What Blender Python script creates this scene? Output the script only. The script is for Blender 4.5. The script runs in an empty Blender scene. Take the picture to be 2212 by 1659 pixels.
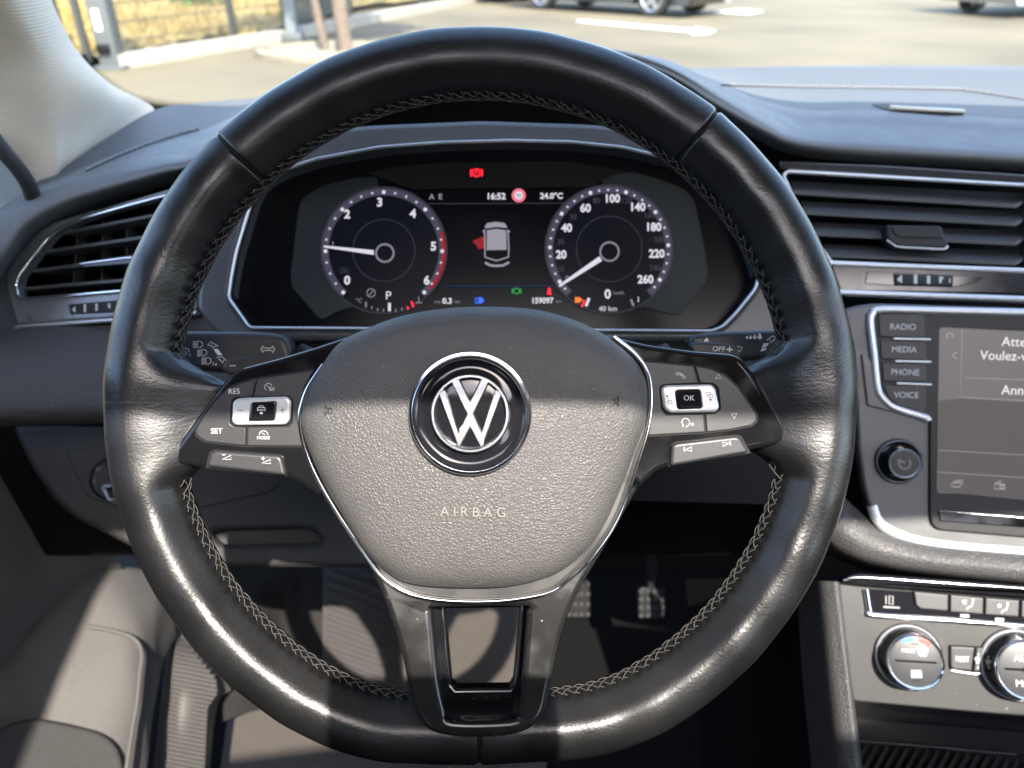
import bpy, bmesh, math, random
import numpy as np
from mathutils import Vector, Matrix

R = math.radians
random.seed(7)
sc = bpy.context.scene
COL = sc.collection

# ------------------------------------------------------------------ camera
F, CX, CY = 1661.0, 1106.0, 829.5          # focal length and centre in units of a 2212 x 1659 frame
PITCH = R(30.0)
CT, ST = math.cos(PITCH), math.sin(PITCH)
CAM = np.array([0.0, 0.0, 1.30])
cam_d = bpy.data.cameras.new('camera')
cam_d.sensor_fit = 'HORIZONTAL'; cam_d.sensor_width = 36.0
cam_d.lens = 36.0 * F / 2212.0
cam_d.clip_start = 0.01; cam_d.clip_end = 800.0
cam_d.dof.use_dof = True; cam_d.dof.focus_distance = 0.372; cam_d.dof.aperture_fstop = 9.5
cam = bpy.data.objects.new('camera', cam_d)
cam.location = CAM; cam.rotation_euler = (R(90) - PITCH, 0, 0)
COL.objects.link(cam); sc.camera = cam

# ------------------------------------------------------------------ world, sun, exposure
SUN_EL, SUN_AZ = R(50.0), R(-15.0)         # sun stands behind the driver, a little to the right
world = bpy.data.worlds.new('World'); sc.world = world; world.use_nodes = True
wn = world.node_tree.nodes; wl = world.node_tree.links
wn.clear()
sky = wn.new('ShaderNodeTexSky'); sky.sky_type = 'NISHITA'; sky.sun_disc = False
sky.sun_elevation = SUN_EL; sky.sun_rotation = math.pi + SUN_AZ
sky.air_density = 1.0; sky.dust_density = 2.0; sky.ozone_density = 1.0
bg = wn.new('ShaderNodeBackground'); bg.inputs['Strength'].default_value = 0.15
wo = wn.new('ShaderNodeOutputWorld')
wl.new(sky.outputs['Color'], bg.inputs['Color']); wl.new(bg.outputs['Background'], wo.inputs['Surface'])

TO_SUN = Vector((-math.sin(SUN_AZ) * math.cos(SUN_EL), -math.cos(SUN_AZ) * math.cos(SUN_EL), math.sin(SUN_EL)))
sun_d = bpy.data.lights.new('sun', 'SUN'); sun_d.energy = 2.4; sun_d.angle = R(0.6); sun_d.color = (1.0, 0.93, 0.83)
sun = bpy.data.objects.new('sun', sun_d); COL.objects.link(sun)
sun.rotation_euler = TO_SUN.to_track_quat('Z', 'Y').to_euler(); sun.location = (0, -3, 6)

sc.view_settings.view_transform = 'Standard'; sc.view_settings.look = 'None'
sc.view_settings.exposure = 2.82; sc.view_settings.gamma = 1.0; sc.view_settings.use_curve_mapping = False
sc.render.engine = 'CYCLES'
sc.cycles.use_denoising = True
sc.cycles.max_bounces = 10; sc.cycles.transparent_max_bounces = 16
sc.cycles.caustics_reflective = False; sc.cycles.caustics_refractive = False
sc.cycles.sample_clamp_indirect = 6.0

# ------------------------------------------------------------------ geometry helpers
def dirw(px, py):                          # viewing ray of a point of the frame, per metre of depth
    X = (px - CX) / F; Y = (CY - py) / F
    return np.array([X, CT + Y * ST, -ST + Y * CT])
def pt(px, py, d): return CAM + dirw(px, py) * d
def ground_pt(px, py, z=0.0):
    v = dirw(px, py); return CAM + v * ((z - CAM[2]) / v[2])
def K(x0, y0, w, W):                       # coordinates read off an enlarged crop -> frame units
    s = w / W / 1.8228; ox, oy = x0 / 1.8228, y0 / 1.8228
    return lambda *p: [(ox + a * s, oy + b * s) for a, b in p]
A1 = K(0, 0, 1344, 2212); A2 = K(1344, 0, 1344, 2212); A3 = K(2688, 0, 1344, 2212)
A4 = K(0, 1008, 1344, 2212); A5 = K(1344, 1008, 1344, 2212); A6 = K(2688, 1008, 1344, 2212)
B1 = K(0, 2016, 1344, 2212); B2 = K(1344, 2016, 1344, 2212); B3 = K(2688, 2016, 1344, 2212)
C4 = K(900, 550, 1100, 2212); C5 = K(1950, 550, 1100, 2212)
C6 = K(600, 1250, 800, 1896); C7 = K(2400, 1250, 800, 1896)
D1 = K(0, 600, 800, 1896); D2 = K(3050, 600, 982, 2212); D3 = K(3000, 2200, 1032, 2078); D6 = K(1150, 600, 1600, 2212)
def P(*p): return list(p)

RIGHT = np.array([1.0, 0, 0]); UP = np.array([0, ST, CT]); FWD = np.array([0, CT, -ST])
class Plane:
    """a real plane of the interior: origin, two axes in it and its normal towards the cabin"""
    def __init__(s, px, py, d, yaw=0.0, pitch=0.0):
        s.o = pt(px, py, d)
        u = RIGHT * math.cos(R(yaw)) + FWD * math.sin(R(yaw))
        v = UP * math.cos(R(pitch)) + FWD * math.sin(R(pitch))
        v = v - u * v.dot(u); s.u = u / np.linalg.norm(u); s.v = v / np.linalg.norm(v)
        s.n = np.cross(s.u, s.v)
    def off(s, h):
        q = Plane.__new__(Plane); q.o = s.o + s.n * h; q.u, q.v, q.n = s.u, s.v, s.n; return q
    def hit(s, px, py):
        v = dirw(px, py); t = (s.o - CAM).dot(s.n) / v.dot(s.n); return CAM + v * t
    def uv(s, px, py):
        p = s.hit(px, py) - s.o; return np.array([p.dot(s.u), p.dot(s.v)])
    def w(s, a, b, h=0.0): return s.o + s.u * a + s.v * b + s.n * h
    def mat(s, h=0.0):
        o = s.o + s.n * h
        return Matrix(((s.u[0], s.v[0], s.n[0], o[0]), (s.u[1], s.v[1], s.n[1], o[1]), (s.u[2], s.v[2], s.n[2], o[2]), (0, 0, 0, 1)))

def catmull(p, m=6, closed=False):
    p = np.asarray(p, float); n = len(p); out = []
    if n < 3 and not closed:
        return np.array([p[0] + (p[-1] - p[0]) * t for t in np.linspace(0, 1, m + 1)])
    rng = range(n) if closed else range(n - 1)
    for i in rng:
        if closed: a, b, c, d = p[(i - 1) % n], p[i], p[(i + 1) % n], p[(i + 2) % n]
        else:
            b, c = p[i], p[i + 1]
            a = p[i - 1] if i > 0 else 2 * b - c
            d = p[i + 2] if i + 2 < n else 2 * c - b
        for k in range(m):
            t = k / m
            out.append(0.5 * ((2 * b) + (c - a) * t + (2 * a - 5 * b + 4 * c - d) * t * t + (3 * b - a - 3 * c + d) * t ** 3))
    if not closed: out.append(p[-1])
    return np.array(out)

def rounded(p, r, seg=5):                  # polygon with its corners rounded
    p = np.asarray(p, float); n = len(p); out = []
    for i in range(n):
        a, b, c = p[i - 1], p[i], p[(i + 1) % n]
        rr = r[i] if isinstance(r, (list, tuple)) else r
        la, lc = np.linalg.norm(a - b), np.linalg.norm(c - b)
        k = min(rr, la * 0.48, lc * 0.48)
        if k < 1e-6: out.append(b); continue
        s, e = b + (a - b) / la * k, b + (c - b) / lc * k
        for j in range(seg + 1):
            t = j / seg; out.append((1 - t) ** 2 * s + 2 * t * (1 - t) * b + t * t * e)
    return np.array(out)

def link(o, parent=None):
    COL.objects.link(o)
    if parent is not None:
        o.parent = parent
        o.matrix_parent_inverse = Matrix.Translation(-parent.location) if parent.type == 'EMPTY' else Matrix.Identity(4)
    return o
def thing(name, label, cat, loc, group=None):
    o = bpy.data.objects.new(name, None); o.location = Vector([float(x) for x in loc]); o.empty_display_size = 0.02
    COL.objects.link(o); return tag(o, label, cat, group)
def tag(o, label=None, cat=None, group=None, kind=None):
    if label: o['label'] = label
    if cat: o['category'] = cat
    if group: o['group'] = group
    if kind: o['kind'] = kind
    return o
def shade(me, ang=35):
    me.polygons.foreach_set('use_smooth', [True] * len(me.polygons))
    try: me.set_sharp_from_angle(angle=R(ang))
    except Exception: pass
def mesh_obj(name, verts, faces, mat, parent=None, ang=35, label=None):
    me = bpy.data.meshes.new(name)
    me.from_pydata([tuple(float(c) for c in v) for v in verts], [], [tuple(int(i) for i in f) for f in faces])
    me.update()
    if mat is not None: me.materials.append(mat)
    shade(me, ang)
    o = link(bpy.data.objects.new(name, me), parent)
    if label: o['label'] = label
    return o

DEFER = []
def _defer(name, cu, mtx, mat, parent, ang, label):
    tmp = bpy.data.objects.new('tmp', cu); tmp.matrix_world = mtx; COL.objects.link(tmp)
    o = link(bpy.data.objects.new(name, bpy.data.meshes.new(name)), parent)
    if label: o['label'] = label
    DEFER.append((o, tmp, mtx, mat, ang)); return o
def finish_deferred():
    bpy.context.view_layer.update()
    dg = bpy.context.evaluated_depsgraph_get()
    for o, tmp, mtx, mat, ang in DEFER:
        me = bpy.data.meshes.new_from_object(tmp.evaluated_get(dg)); me.transform(mtx)
        me.materials.clear(); me.materials.append(mat)
        for p in me.polygons: p.material_index = 0
        shade(me, ang); old = o.data; o.data = me; me.name = o.name; bpy.data.meshes.remove(old)
    for o, tmp, *_ in DEFER:
        cu = tmp.data; bpy.data.objects.remove(tmp); bpy.data.curves.remove(cu)

def plate(name, pts, plane, h0, h1, mat, parent=None, bevel=0.0006, r=None, sm=None, holes=(), res=2, ang=35, label=None):
    """a solid slab lying on a plane from height h0 to h1 with rounded edges; pts are frame points seen at its front face"""
    fp = plane.off(h1)
    def prep(q):
        q = np.array([fp.uv(*a) for a in q])
        if sm: q = catmull(q, sm, True)
        elif r: q = rounded(q, r)
        return q
    cu = bpy.data.curves.new(name, 'CURVE'); cu.dimensions = '2D'; cu.fill_mode = 'BOTH'
    T = h1 - h0; bevel = min(bevel, T * 0.49)
    cu.extrude = T / 2 - bevel; cu.bevel_depth = bevel; cu.bevel_resolution = res; cu.offset = -bevel
    for q in [prep(pts)] + [prep(h) for h in holes]:
        sp = cu.splines.new('POLY'); sp.points.add(len(q) - 1); sp.use_cyclic_u = True
        for i, a in enumerate(q): sp.points[i].co = (a[0], a[1], 0, 1)
    return _defer(name, cu, plane.mat((h0 + h1) / 2), mat, parent, ang, label)

def text(name, body, plane, px, py, hpx, mat, parent=None, h=0.0, slope=0.0, align='CENTER', sx=1.0, bold=0.0, thick=0.00006, label=None):
    """printed or embossed lettering lying on a plane; (px, py) is the middle of its height"""
    fp = plane.off(h)
    a, b = fp.uv(px, py), fp.uv(px + 20, py + 20 * slope); c = fp.uv(px, py - hpx)
    size = np.linalg.norm(c - a); ang = math.atan2(b[1] - a[1], b[0] - a[0])
    cu = bpy.data.curves.new(name, 'FONT'); cu.body = body; cu.size = size / 0.70; cu.align_x = align; cu.align_y = 'CENTER' if False else 'TOP_BASELINE'
    cu.extrude = thick; cu.offset = bold; cu.resolution_u = 3
    low = Vector((math.sin(ang), -math.cos(ang), 0)) * (size * 0.5)
    m = plane.mat(h) @ Matrix.Translation(Vector((a[0], a[1], 0)) + low) @ Matrix.Rotation(ang, 4, 'Z') @ Matrix.Diagonal((sx, 1, 1, 1))
    return _defer(name, cu, m, mat, parent, 35, label)

def ribbon_faces(q, w, closed=False):
    q = np.asarray(q, float); n = len(q); V = []; Fc = []
    for i in range(n):
        a = q[i - 1] if (i > 0 or closed) else q[i]; c = q[(i + 1) % n] if (i < n - 1 or closed) else q[i]
        t = c - a; t = t / (np.linalg.norm(t) + 1e-12); nn = np.array([-t[1], t[0]])
        V += [q[i] + nn * w / 2, q[i] - nn * w / 2]
    for i in range(n if closed else n - 1):
        j = (i + 1) % n; Fc.append((2 * i, 2 * i + 1, 2 * j + 1, 2 * j))
    return V, Fc
def marks(name, plane, mat, parent=None, strokes=(), fills=(), wpx=2.0, h=0.0003, label=None):
    """flat print: strokes (open or closed when first == last point) and filled shapes, given as frame points"""
    fp = plane.off(h); V, Fc = [], []
    c0 = fp.uv(CX, CY)
    for s in strokes:
        w = wpx
        if isinstance(s, tuple) and len(s) == 2 and isinstance(s[1], (int, float)) and not isinstance(s[0], (int, float)): s, w = s
        ref = s[0]; sc_ = np.linalg.norm(fp.uv(ref[0] + 10, ref[1]) - fp.uv(*ref)) / 10
        closed = len(s) > 3 and tuple(s[0]) == tuple(s[-1])
        q = [fp.uv(*a) for a in (s[:-1] if closed else s)]
        v, f = ribbon_faces(q, w * sc_, closed)
        b = len(V); V += [fp.w(a[0], a[1]) for a in v]; Fc += [tuple(i + b for i in g) for g in f]
    for s in fills:
        b = len(V); q = [fp.hit(*a) for a in s]; V += q; Fc.append(tuple(range(b, b + len(q))))
    o = mesh_obj(name, V, Fc, mat, parent, label=label)
    return o
def circ(cx, cy, r, n=24, a0=0, a1=360, ry=None):
    ry = r if ry is None else ry
    full = abs(a1 - a0) >= 360
    k = [a0 + (a1 - a0) * i / n for i in range(n if full else n + 1)]
    q = [(cx + r * math.cos(R(a)), cy - ry * math.sin(R(a))) for a in k]
    return q + [q[0]] if full else q
def disc(cx, cy, r, n=24): return circ(cx, cy, r, n)[:-1]

def tube(name, pts, rad, mat, parent=None, closed=False, seg=8, up=None, cap=True, label=None, ang=60):
    """swept bar; rad = r or (half width, half height along up)"""
    p = np.asarray(pts, float); n = len(p); V, Fc = [], []
    ra, rb = rad if isinstance(rad, tuple) else (rad, rad)
    for i in range(n):
        a = p[i - 1] if (i > 0 or closed) else p[i]; c = p[(i + 1) % n] if (i < n - 1 or closed) else p[i]
        t = c - a; t = t / (np.linalg.norm(t) + 1e-12)
        u = np.asarray(up(i) if callable(up) else (up if up is not None else (UP if abs(t.dot(UP)) < 0.9 else RIGHT)), float)
        b = np.cross(t, u); b = b / np.linalg.norm(b); nn = np.cross(b, t)
        for k in range(seg):
            an = 2 * math.pi * (k + 0.5) / seg
            V.append(p[i] + b * ra * math.cos(an) + nn * rb * math.sin(an))
    for i in range(n if closed else n - 1):
        j = (i + 1) % n
        for k in range(seg):
            l = (k + 1) % seg; Fc.append((i * seg + k, i * seg + l, j * seg + l, j * seg + k))
    if not closed and cap:
        Fc.append(tuple(range(seg - 1, -1, -1))); Fc.append(tuple(range((n - 1) * seg, n * seg)))
    return mesh_obj(name, V, Fc, mat, parent, ang, label)
def on(plane, pts, h=0.0, m=6, closed=False, smooth=True):
    fp = plane.off(h); q = np.array([fp.hit(*a) for a in pts])
    return catmull(q, m, closed) if smooth else q

def patch(name, rows, mat, parent=None, nu=6, nv=6, thick=0.0, ang=60, label=None):
    """smooth skin through rows of (frame x, frame y, depth) points"""
    g = np.array([[pt(*c) for c in r] for r in rows])
    g = np.array([catmull(r, nu) for r in g])
    g = np.array([catmull(g[:, j], nv) for j in range(g.shape[1])]).transpose(1, 0, 2)
    a, b = g.shape[:2]; V = g.reshape(-1, 3).tolist(); Fc = []
    for i in range(a - 1):
        for j in range(b - 1): Fc.append((i * b + j, (i + 1) * b + j, (i + 1) * b + j + 1, i * b + j + 1))
    if thick:
        du = np.gradient(g, axis=1); dv = np.gradient(g, axis=0); nn = np.cross(dv, du); nn /= np.linalg.norm(nn, axis=2, keepdims=True) + 1e-12
        ctr = (CAM - g); sgn = np.sign((nn * ctr).sum(axis=2, keepdims=True)); sgn = np.sign(sgn.mean() or 1)
        g2 = g - nn * sgn * thick; off = a * b; V += g2.reshape(-1, 3).tolist()
        Fc += [tuple(i + off for i in reversed(f)) for f in Fc]
        rim = [(0, j) for j in range(b)] + [(i, b - 1) for i in range(1, a)] + [(a - 1, j) for j in range(b - 2, -1, -1)] + [(i, 0) for i in range(a - 2, 0, -1)]
        for k in range(len(rim)):
            p0, p1 = rim[k], rim[(k + 1) % len(rim)]; i0, i1 = p0[0] * b + p0[1], p1[0] * b + p1[1]
            Fc.append((i0, i1, i1 + off, i0 + off))
    return mesh_obj(name, V, Fc, mat, parent, ang, label)

def lathe(name, plane, px, py, prof, mat, parent=None, seg=48, h=0.0, knurl=None, ang=40, label=None):
    """turned part standing on a plane; prof = (radius, height) pairs in metres"""
    c = plane.off(h).uv(px, py); V, Fc = [], []
    for i, (r, z) in enumerate(prof):
        for k in range(seg):
            a = 2 * math.pi * k / seg
            rr = r * (1 + (knurl[1] if knurl and knurl[0][0] <= i <= knurl[0][1] and k % 2 else 0))
            V.append(plane.w(c[0] + rr * math.cos(a), c[1] + rr * math.sin(a), h + z))
    for i in range(len(prof) - 1):
        for k in range(seg):
            l = (k + 1) % seg; Fc.append((i * seg + k, i * seg + l, (i + 1) * seg + l, (i + 1) * seg + k))
    return mesh_obj(name, V, Fc, mat, parent, ang, label)

def dome(name, pts, plane, prof, mat, parent=None, centre=None, sm=8, label=None):
    """cushion: closed outline drawn in towards its centre, prof = (scale, height)"""
    q = catmull(np.array([plane.uv(*a) for a in pts]), sm, True)
    c = plane.uv(*centre) if centre else q.mean(axis=0); n = len(q); V, Fc = [], []
    for s, h in prof:
        for a in q: b = c + (a - c) * s; V.append(plane.w(b[0], b[1], h))
    for i in range(len(prof) - 1):
        for k in range(n): l = (k + 1) % n; Fc.append((i * n + k, i * n + l, (i + 1) * n + l, (i + 1) * n + k))
    V.append(plane.w(c[0], c[1], prof[-1][1])); e = len(V) - 1; i = len(prof) - 1
    for k in range(n): Fc.append((i * n + k, i * n + (k + 1) % n, e))
    return mesh_obj(name, V, Fc, mat, parent, 60, label)

def box(name, c, size, mat, parent=None, rotz=0.0, bevel=0.0, label=None):
    bm = bmesh.new(); bmesh.ops.create_cube(bm, size=1.0)
    bmesh.ops.scale(bm, vec=size, verts=bm.verts)
    if bevel: bmesh.ops.bevel(bm, geom=list(bm.edges), offset=bevel, segments=2, affect='EDGES', profile=0.5)
    bmesh.ops.rotate(bm, cent=(0, 0, 0), matrix=Matrix.Rotation(rotz, 3, 'Z'), verts=bm.verts)
    bmesh.ops.translate(bm, vec=Vector([float(x) for x in c]), verts=bm.verts)
    me = bpy.data.meshes.new(name); bm.to_mesh(me); bm.free(); me.materials.append(mat); shade(me)
    o = link(bpy.data.objects.new(name, me), parent)
    if label: o['label'] = label
    return o
def bar(name, a, b, wdt, hgt, nrm, mat, parent=None, bevel=0.0, label=None):
    """straight bar from a to b, wdt across, hgt along nrm"""
    a, b = np.asarray(a, float), np.asarray(b, float); t = b - a; L = np.linalg.norm(t); t /= L
    nrm = np.asarray(nrm, float); nrm = nrm - t * nrm.dot(t); nrm /= np.linalg.norm(nrm); s = np.cross(nrm, t)
    bm = bmesh.new(); bmesh.ops.create_cube(bm, size=1.0); bmesh.ops.scale(bm, vec=(L, wdt, hgt), verts=bm.verts)
    if bevel: bmesh.ops.bevel(bm, geom=list(bm.edges), offset=bevel, segments=2, affect='EDGES', profile=0.5)
    m = (a + b) / 2
    bm.transform(Matrix(((t[0], s[0], nrm[0], m[0]), (t[1], s[1], nrm[1], m[1]), (t[2], s[2], nrm[2], m[2]), (0, 0, 0, 1))))
    me = bpy.data.meshes.new(name); bm.to_mesh(me); bm.free(); me.materials.append(mat); shade(me)
    o = link(bpy.data.objects.new(name, me), parent)
    if label: o['label'] = label
    return o

from mathutils.bvhtree import BVHTree
def drape(o, pts, m=6, smooth=True, lift=0.0):
    """points of an object's surface under a line of frame points"""
    t = BVHTree.FromPolygons([v.co.copy() for v in o.data.vertices], [tuple(p.vertices) for p in o.data.polygons]); out = []
    q = catmull(np.array(pts, float), m) if smooth else pts
    for a in q:
        d = Vector([float(x) for x in dirw(*a)]); h = t.ray_cast(Vector([float(x) for x in CAM]), d.normalized())
        if h[0] is not None:
            n = h[1] if h[1].dot(d) < 0 else -h[1]; out.append(np.array(h[0] + n * lift))
    return np.array(out)
# ------------------------------------------------------------------ materials
def nodes(name):
    m = bpy.data.materials.new(name); m.use_nodes = True; nt = m.node_tree; nt.nodes.clear()
    o = nt.nodes.new('ShaderNodeOutputMaterial'); return m, nt, o
def lk(nt, a, b): nt.links.new(a, b)
def pbr(name, col, rough=0.5, metal=0.0, grain=None, spec=0.5, coat=0.0, rvar=0.0, cvar=0.0, dust=0.0, scratch=0.0, sheen=0.0, trans=0.0, rscale=60, aniso=0.0):
    m, nt, out = nodes(name); N = nt.nodes.new
    b = N('ShaderNodeBsdfPrincipled'); lk(nt, b.outputs[0], out.inputs['Surface'])
    b.inputs['Base Color'].default_value = (*col, 1); b.inputs['Roughness'].default_value = rough; b.inputs['Metallic'].default_value = metal
    b.inputs['Specular IOR Level'].default_value = spec; b.inputs['Coat Weight'].default_value = coat; b.inputs['Coat Roughness'].default_value = 0.06
    if sheen: b.inputs['Sheen Weight'].default_value = sheen; b.inputs['Sheen Roughness'].default_value = 0.6
    if aniso: b.inputs['Anisotropic'].default_value = aniso
    tc = N('ShaderNodeTexCoord'); co = tc.outputs['Object']
    colsock = None
    if cvar or rvar:
        nz = N('ShaderNodeTexNoise'); nz.inputs['Scale'].default_value = rscale; nz.inputs['Detail'].default_value = 5; lk(nt, co, nz.inputs['Vector'])
        if rvar:
            mr = N('ShaderNodeMapRange'); mr.inputs[1].default_value = 0.3; mr.inputs[2].default_value = 0.6
            mr.inputs[3].default_value = max(0.02, rough - rvar); mr.inputs[4].default_value = rough + rvar
            lk(nt, nz.outputs[0], mr.inputs[0]); lk(nt, mr.outputs[0], b.inputs['Roughness'])
        if cvar:
            mx = N('ShaderNodeMix'); mx.data_type = 'RGBA'
            mx.inputs[6].default_value = (*[c * (1 - cvar) for c in col], 1); mx.inputs[7].default_value = (*[c * (1 + cvar) for c in col], 1)
            lk(nt, nz.outputs[0], mx.inputs[0]); lk(nt, mx.outputs[2], b.inputs['Base Color']); colsock = mx.outputs[2]
    if dust:                               # lint and dust specks lying on the surface
        vo = N('ShaderNodeTexVoronoi'); vo.inputs['Scale'].default_value = 190; vo.inputs['Randomness'].default_value = 1; lk(nt, co, vo.inputs['Vector'])
        n2 = N('ShaderNodeTexNoise'); n2.inputs['Scale'].default_value = 120; lk(nt, co, n2.inputs['Vector'])
        a = N('ShaderNodeMath'); a.operation = 'MULTIPLY'; lk(nt, vo.outputs['Color'], a.inputs[0]); a.inputs[1].default_value = 0.13
        lt = N('ShaderNodeMath'); lt.operation = 'LESS_THAN'; lk(nt, vo.outputs['Distance'], lt.inputs[0]); lk(nt, a.outputs[0], lt.inputs[1])
        gt = N('ShaderNodeMath'); gt.operation = 'GREATER_THAN'; lk(nt, n2.outputs[0], gt.inputs[0]); gt.inputs[1].default_value = 0.55
        mu = N('ShaderNodeMath'); mu.operation = 'MULTIPLY'; lk(nt, lt.outputs[0], mu.inputs[0]); lk(nt, gt.outputs[0], mu.inputs[1])
        m3 = N('ShaderNodeMath'); m3.operation = 'MULTIPLY'; lk(nt, mu.outputs[0], m3.inputs[0]); m3.inputs[1].default_value = dust
        mx2 = N('ShaderNodeMix'); mx2.data_type = 'RGBA'; mx2.inputs[6].default_value = (*col, 1); mx2.inputs[7].default_value = (0.45, 0.43, 0.4, 1)
        if colsock: lk(nt, colsock, mx2.inputs[6])
        lk(nt, m3.outputs[0], mx2.inputs[0]); lk(nt, mx2.outputs[2], b.inputs['Base Color'])
    prev = None
    def add_bump(sock, strength, dist):
        nonlocal prev
        bp = N('ShaderNodeBump'); bp.inputs['Strength'].default_value = strength; bp.inputs['Distance'].default_value = dist
        lk(nt, sock, bp.inputs['Height'])
        if prev: lk(nt, prev, bp.inputs['Normal'])
        prev = bp.outputs[0]; lk(nt, prev, b.inputs['Normal'])
    if grain:
        kind, scale, strength, dist = grain[:4]
        src = co
        if kind == 'cell':
            nz = N('ShaderNodeTexNoise'); nz.inputs['Scale'].default_value = scale * 0.7; nz.inputs['Detail'].default_value = 2; lk(nt, co, nz.inputs['Vector'])
            va = N('ShaderNodeVectorMath'); va.operation = 'MULTIPLY_ADD'; lk(nt, nz.outputs['Color'], va.inputs[0]); va.inputs[1].default_value = (0.9 / scale,) * 3; lk(nt, co, va.inputs[2])
            vo = N('ShaderNodeTexVoronoi'); vo.feature = 'DISTANCE_TO_EDGE'; vo.inputs['Scale'].default_value = scale; lk(nt, va.outputs[0], vo.inputs['Vector'])
            mr = N('ShaderNodeMapRange'); mr.interpolation_type = 'SMOOTHSTEP'; mr.inputs[1].default_value = 0.0; mr.inputs[2].default_value = 0.28; lk(nt, vo.outputs['Distance'], mr.inputs[0])
            add_bump(mr.outputs[0], strength, dist)
            n3 = N('ShaderNodeTexNoise'); n3.inputs['Scale'].default_value = scale * 3.5; n3.inputs['Detail'].default_value = 3; lk(nt, co, n3.inputs['Vector'])
            add_bump(n3.outputs[0], strength * 0.35, dist * 0.35)
        elif kind == 'noise':
            nz = N('ShaderNodeTexNoise'); nz.inputs['Scale'].default_value = scale; nz.inputs['Detail'].default_value = 4; lk(nt, co, nz.inputs['Vector'])
            add_bump(nz.outputs[0], strength, dist)
        elif kind == 'weave':
            ax = grain[4] if len(grain) > 4 else ('X', 'Z')
            ws = []
            for k, axis in enumerate(ax):
                w = N('ShaderNodeTexWave'); w.bands_direction = axis; w.inputs['Scale'].default_value = scale * (1, 1.3)[k]; w.inputs['Distortion'].default_value = 0.6; w.inputs['Detail'].default_value = 1; lk(nt, co, w.inputs['Vector']); ws.append(w)
            mm = N('ShaderNodeMath'); mm.operation = 'MULTIPLY'; lk(nt, ws[0].outputs['Fac'], mm.inputs[0]); lk(nt, ws[1].outputs['Fac'], mm.inputs[1])
            add_bump(mm.outputs[0], strength, dist)
        elif kind == 'rib':
            w = N('ShaderNodeTexWave'); w.bands_direction = grain[4]; w.inputs['Scale'].default_value = scale; w.inputs['Distortion'].default_value = 0.15; lk(nt, co, w.inputs['Vector'])
            add_bump(w.outputs['Fac'], strength, dist)
    if scratch:
        mp = N('ShaderNodeMapping'); mp.inputs['Scale'].default_value = (1, 0.05, 0.05); mp.inputs['Rotation'].default_value = (0.3, 0.5, 0.9); lk(nt, co, mp.inputs['Vector'])
        nz = N('ShaderNodeTexNoise'); nz.inputs['Scale'].default_value = 2600; nz.inputs['Detail'].default_value = 2; lk(nt, mp.outputs[0], nz.inputs['Vector'])
        n4 = N('ShaderNodeTexNoise'); n4.inputs['Scale'].default_value = 45; n4.inputs['Detail'].default_value = 3; lk(nt, co, n4.inputs['Vector'])
        mr = N('ShaderNodeMapRange'); mr.inputs[1].default_value = 0.45; mr.inputs[2].default_value = 0.75; lk(nt, n4.outputs[0], mr.inputs[0])
        mu = N('ShaderNodeMath'); mu.operation = 'MULTIPLY'; lk(nt, nz.outputs[0], mu.inputs[0]); lk(nt, mr.outputs[0], mu.inputs[1])
        add_bump(mu.outputs[0], scratch, 0.00008)
        m5 = N('ShaderNodeMapRange'); m5.inputs[3].default_value = rough; m5.inputs[4].default_value = rough + 0.22; lk(nt, mr.outputs[0], m5.inputs[0]); lk(nt, m5.outputs[0], b.inputs['Roughness'])
    return m
def emit(name, col, s):
    m, nt, out = nodes(name)
    b = nt.nodes.new('ShaderNodeBsdfPrincipled'); b.inputs['Base Color'].default_value = (0.004, 0.004, 0.005, 1); b.inputs['Roughness'].default_value = 0.35; b.inputs['Specular IOR Level'].default_value = 0.12
    b.inputs['Emission Color'].default_value = (*col, 1); b.inputs['Emission Strength'].default_value = s; lk(nt, b.outputs[0], out.inputs['Surface']); return m

M = {}
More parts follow.
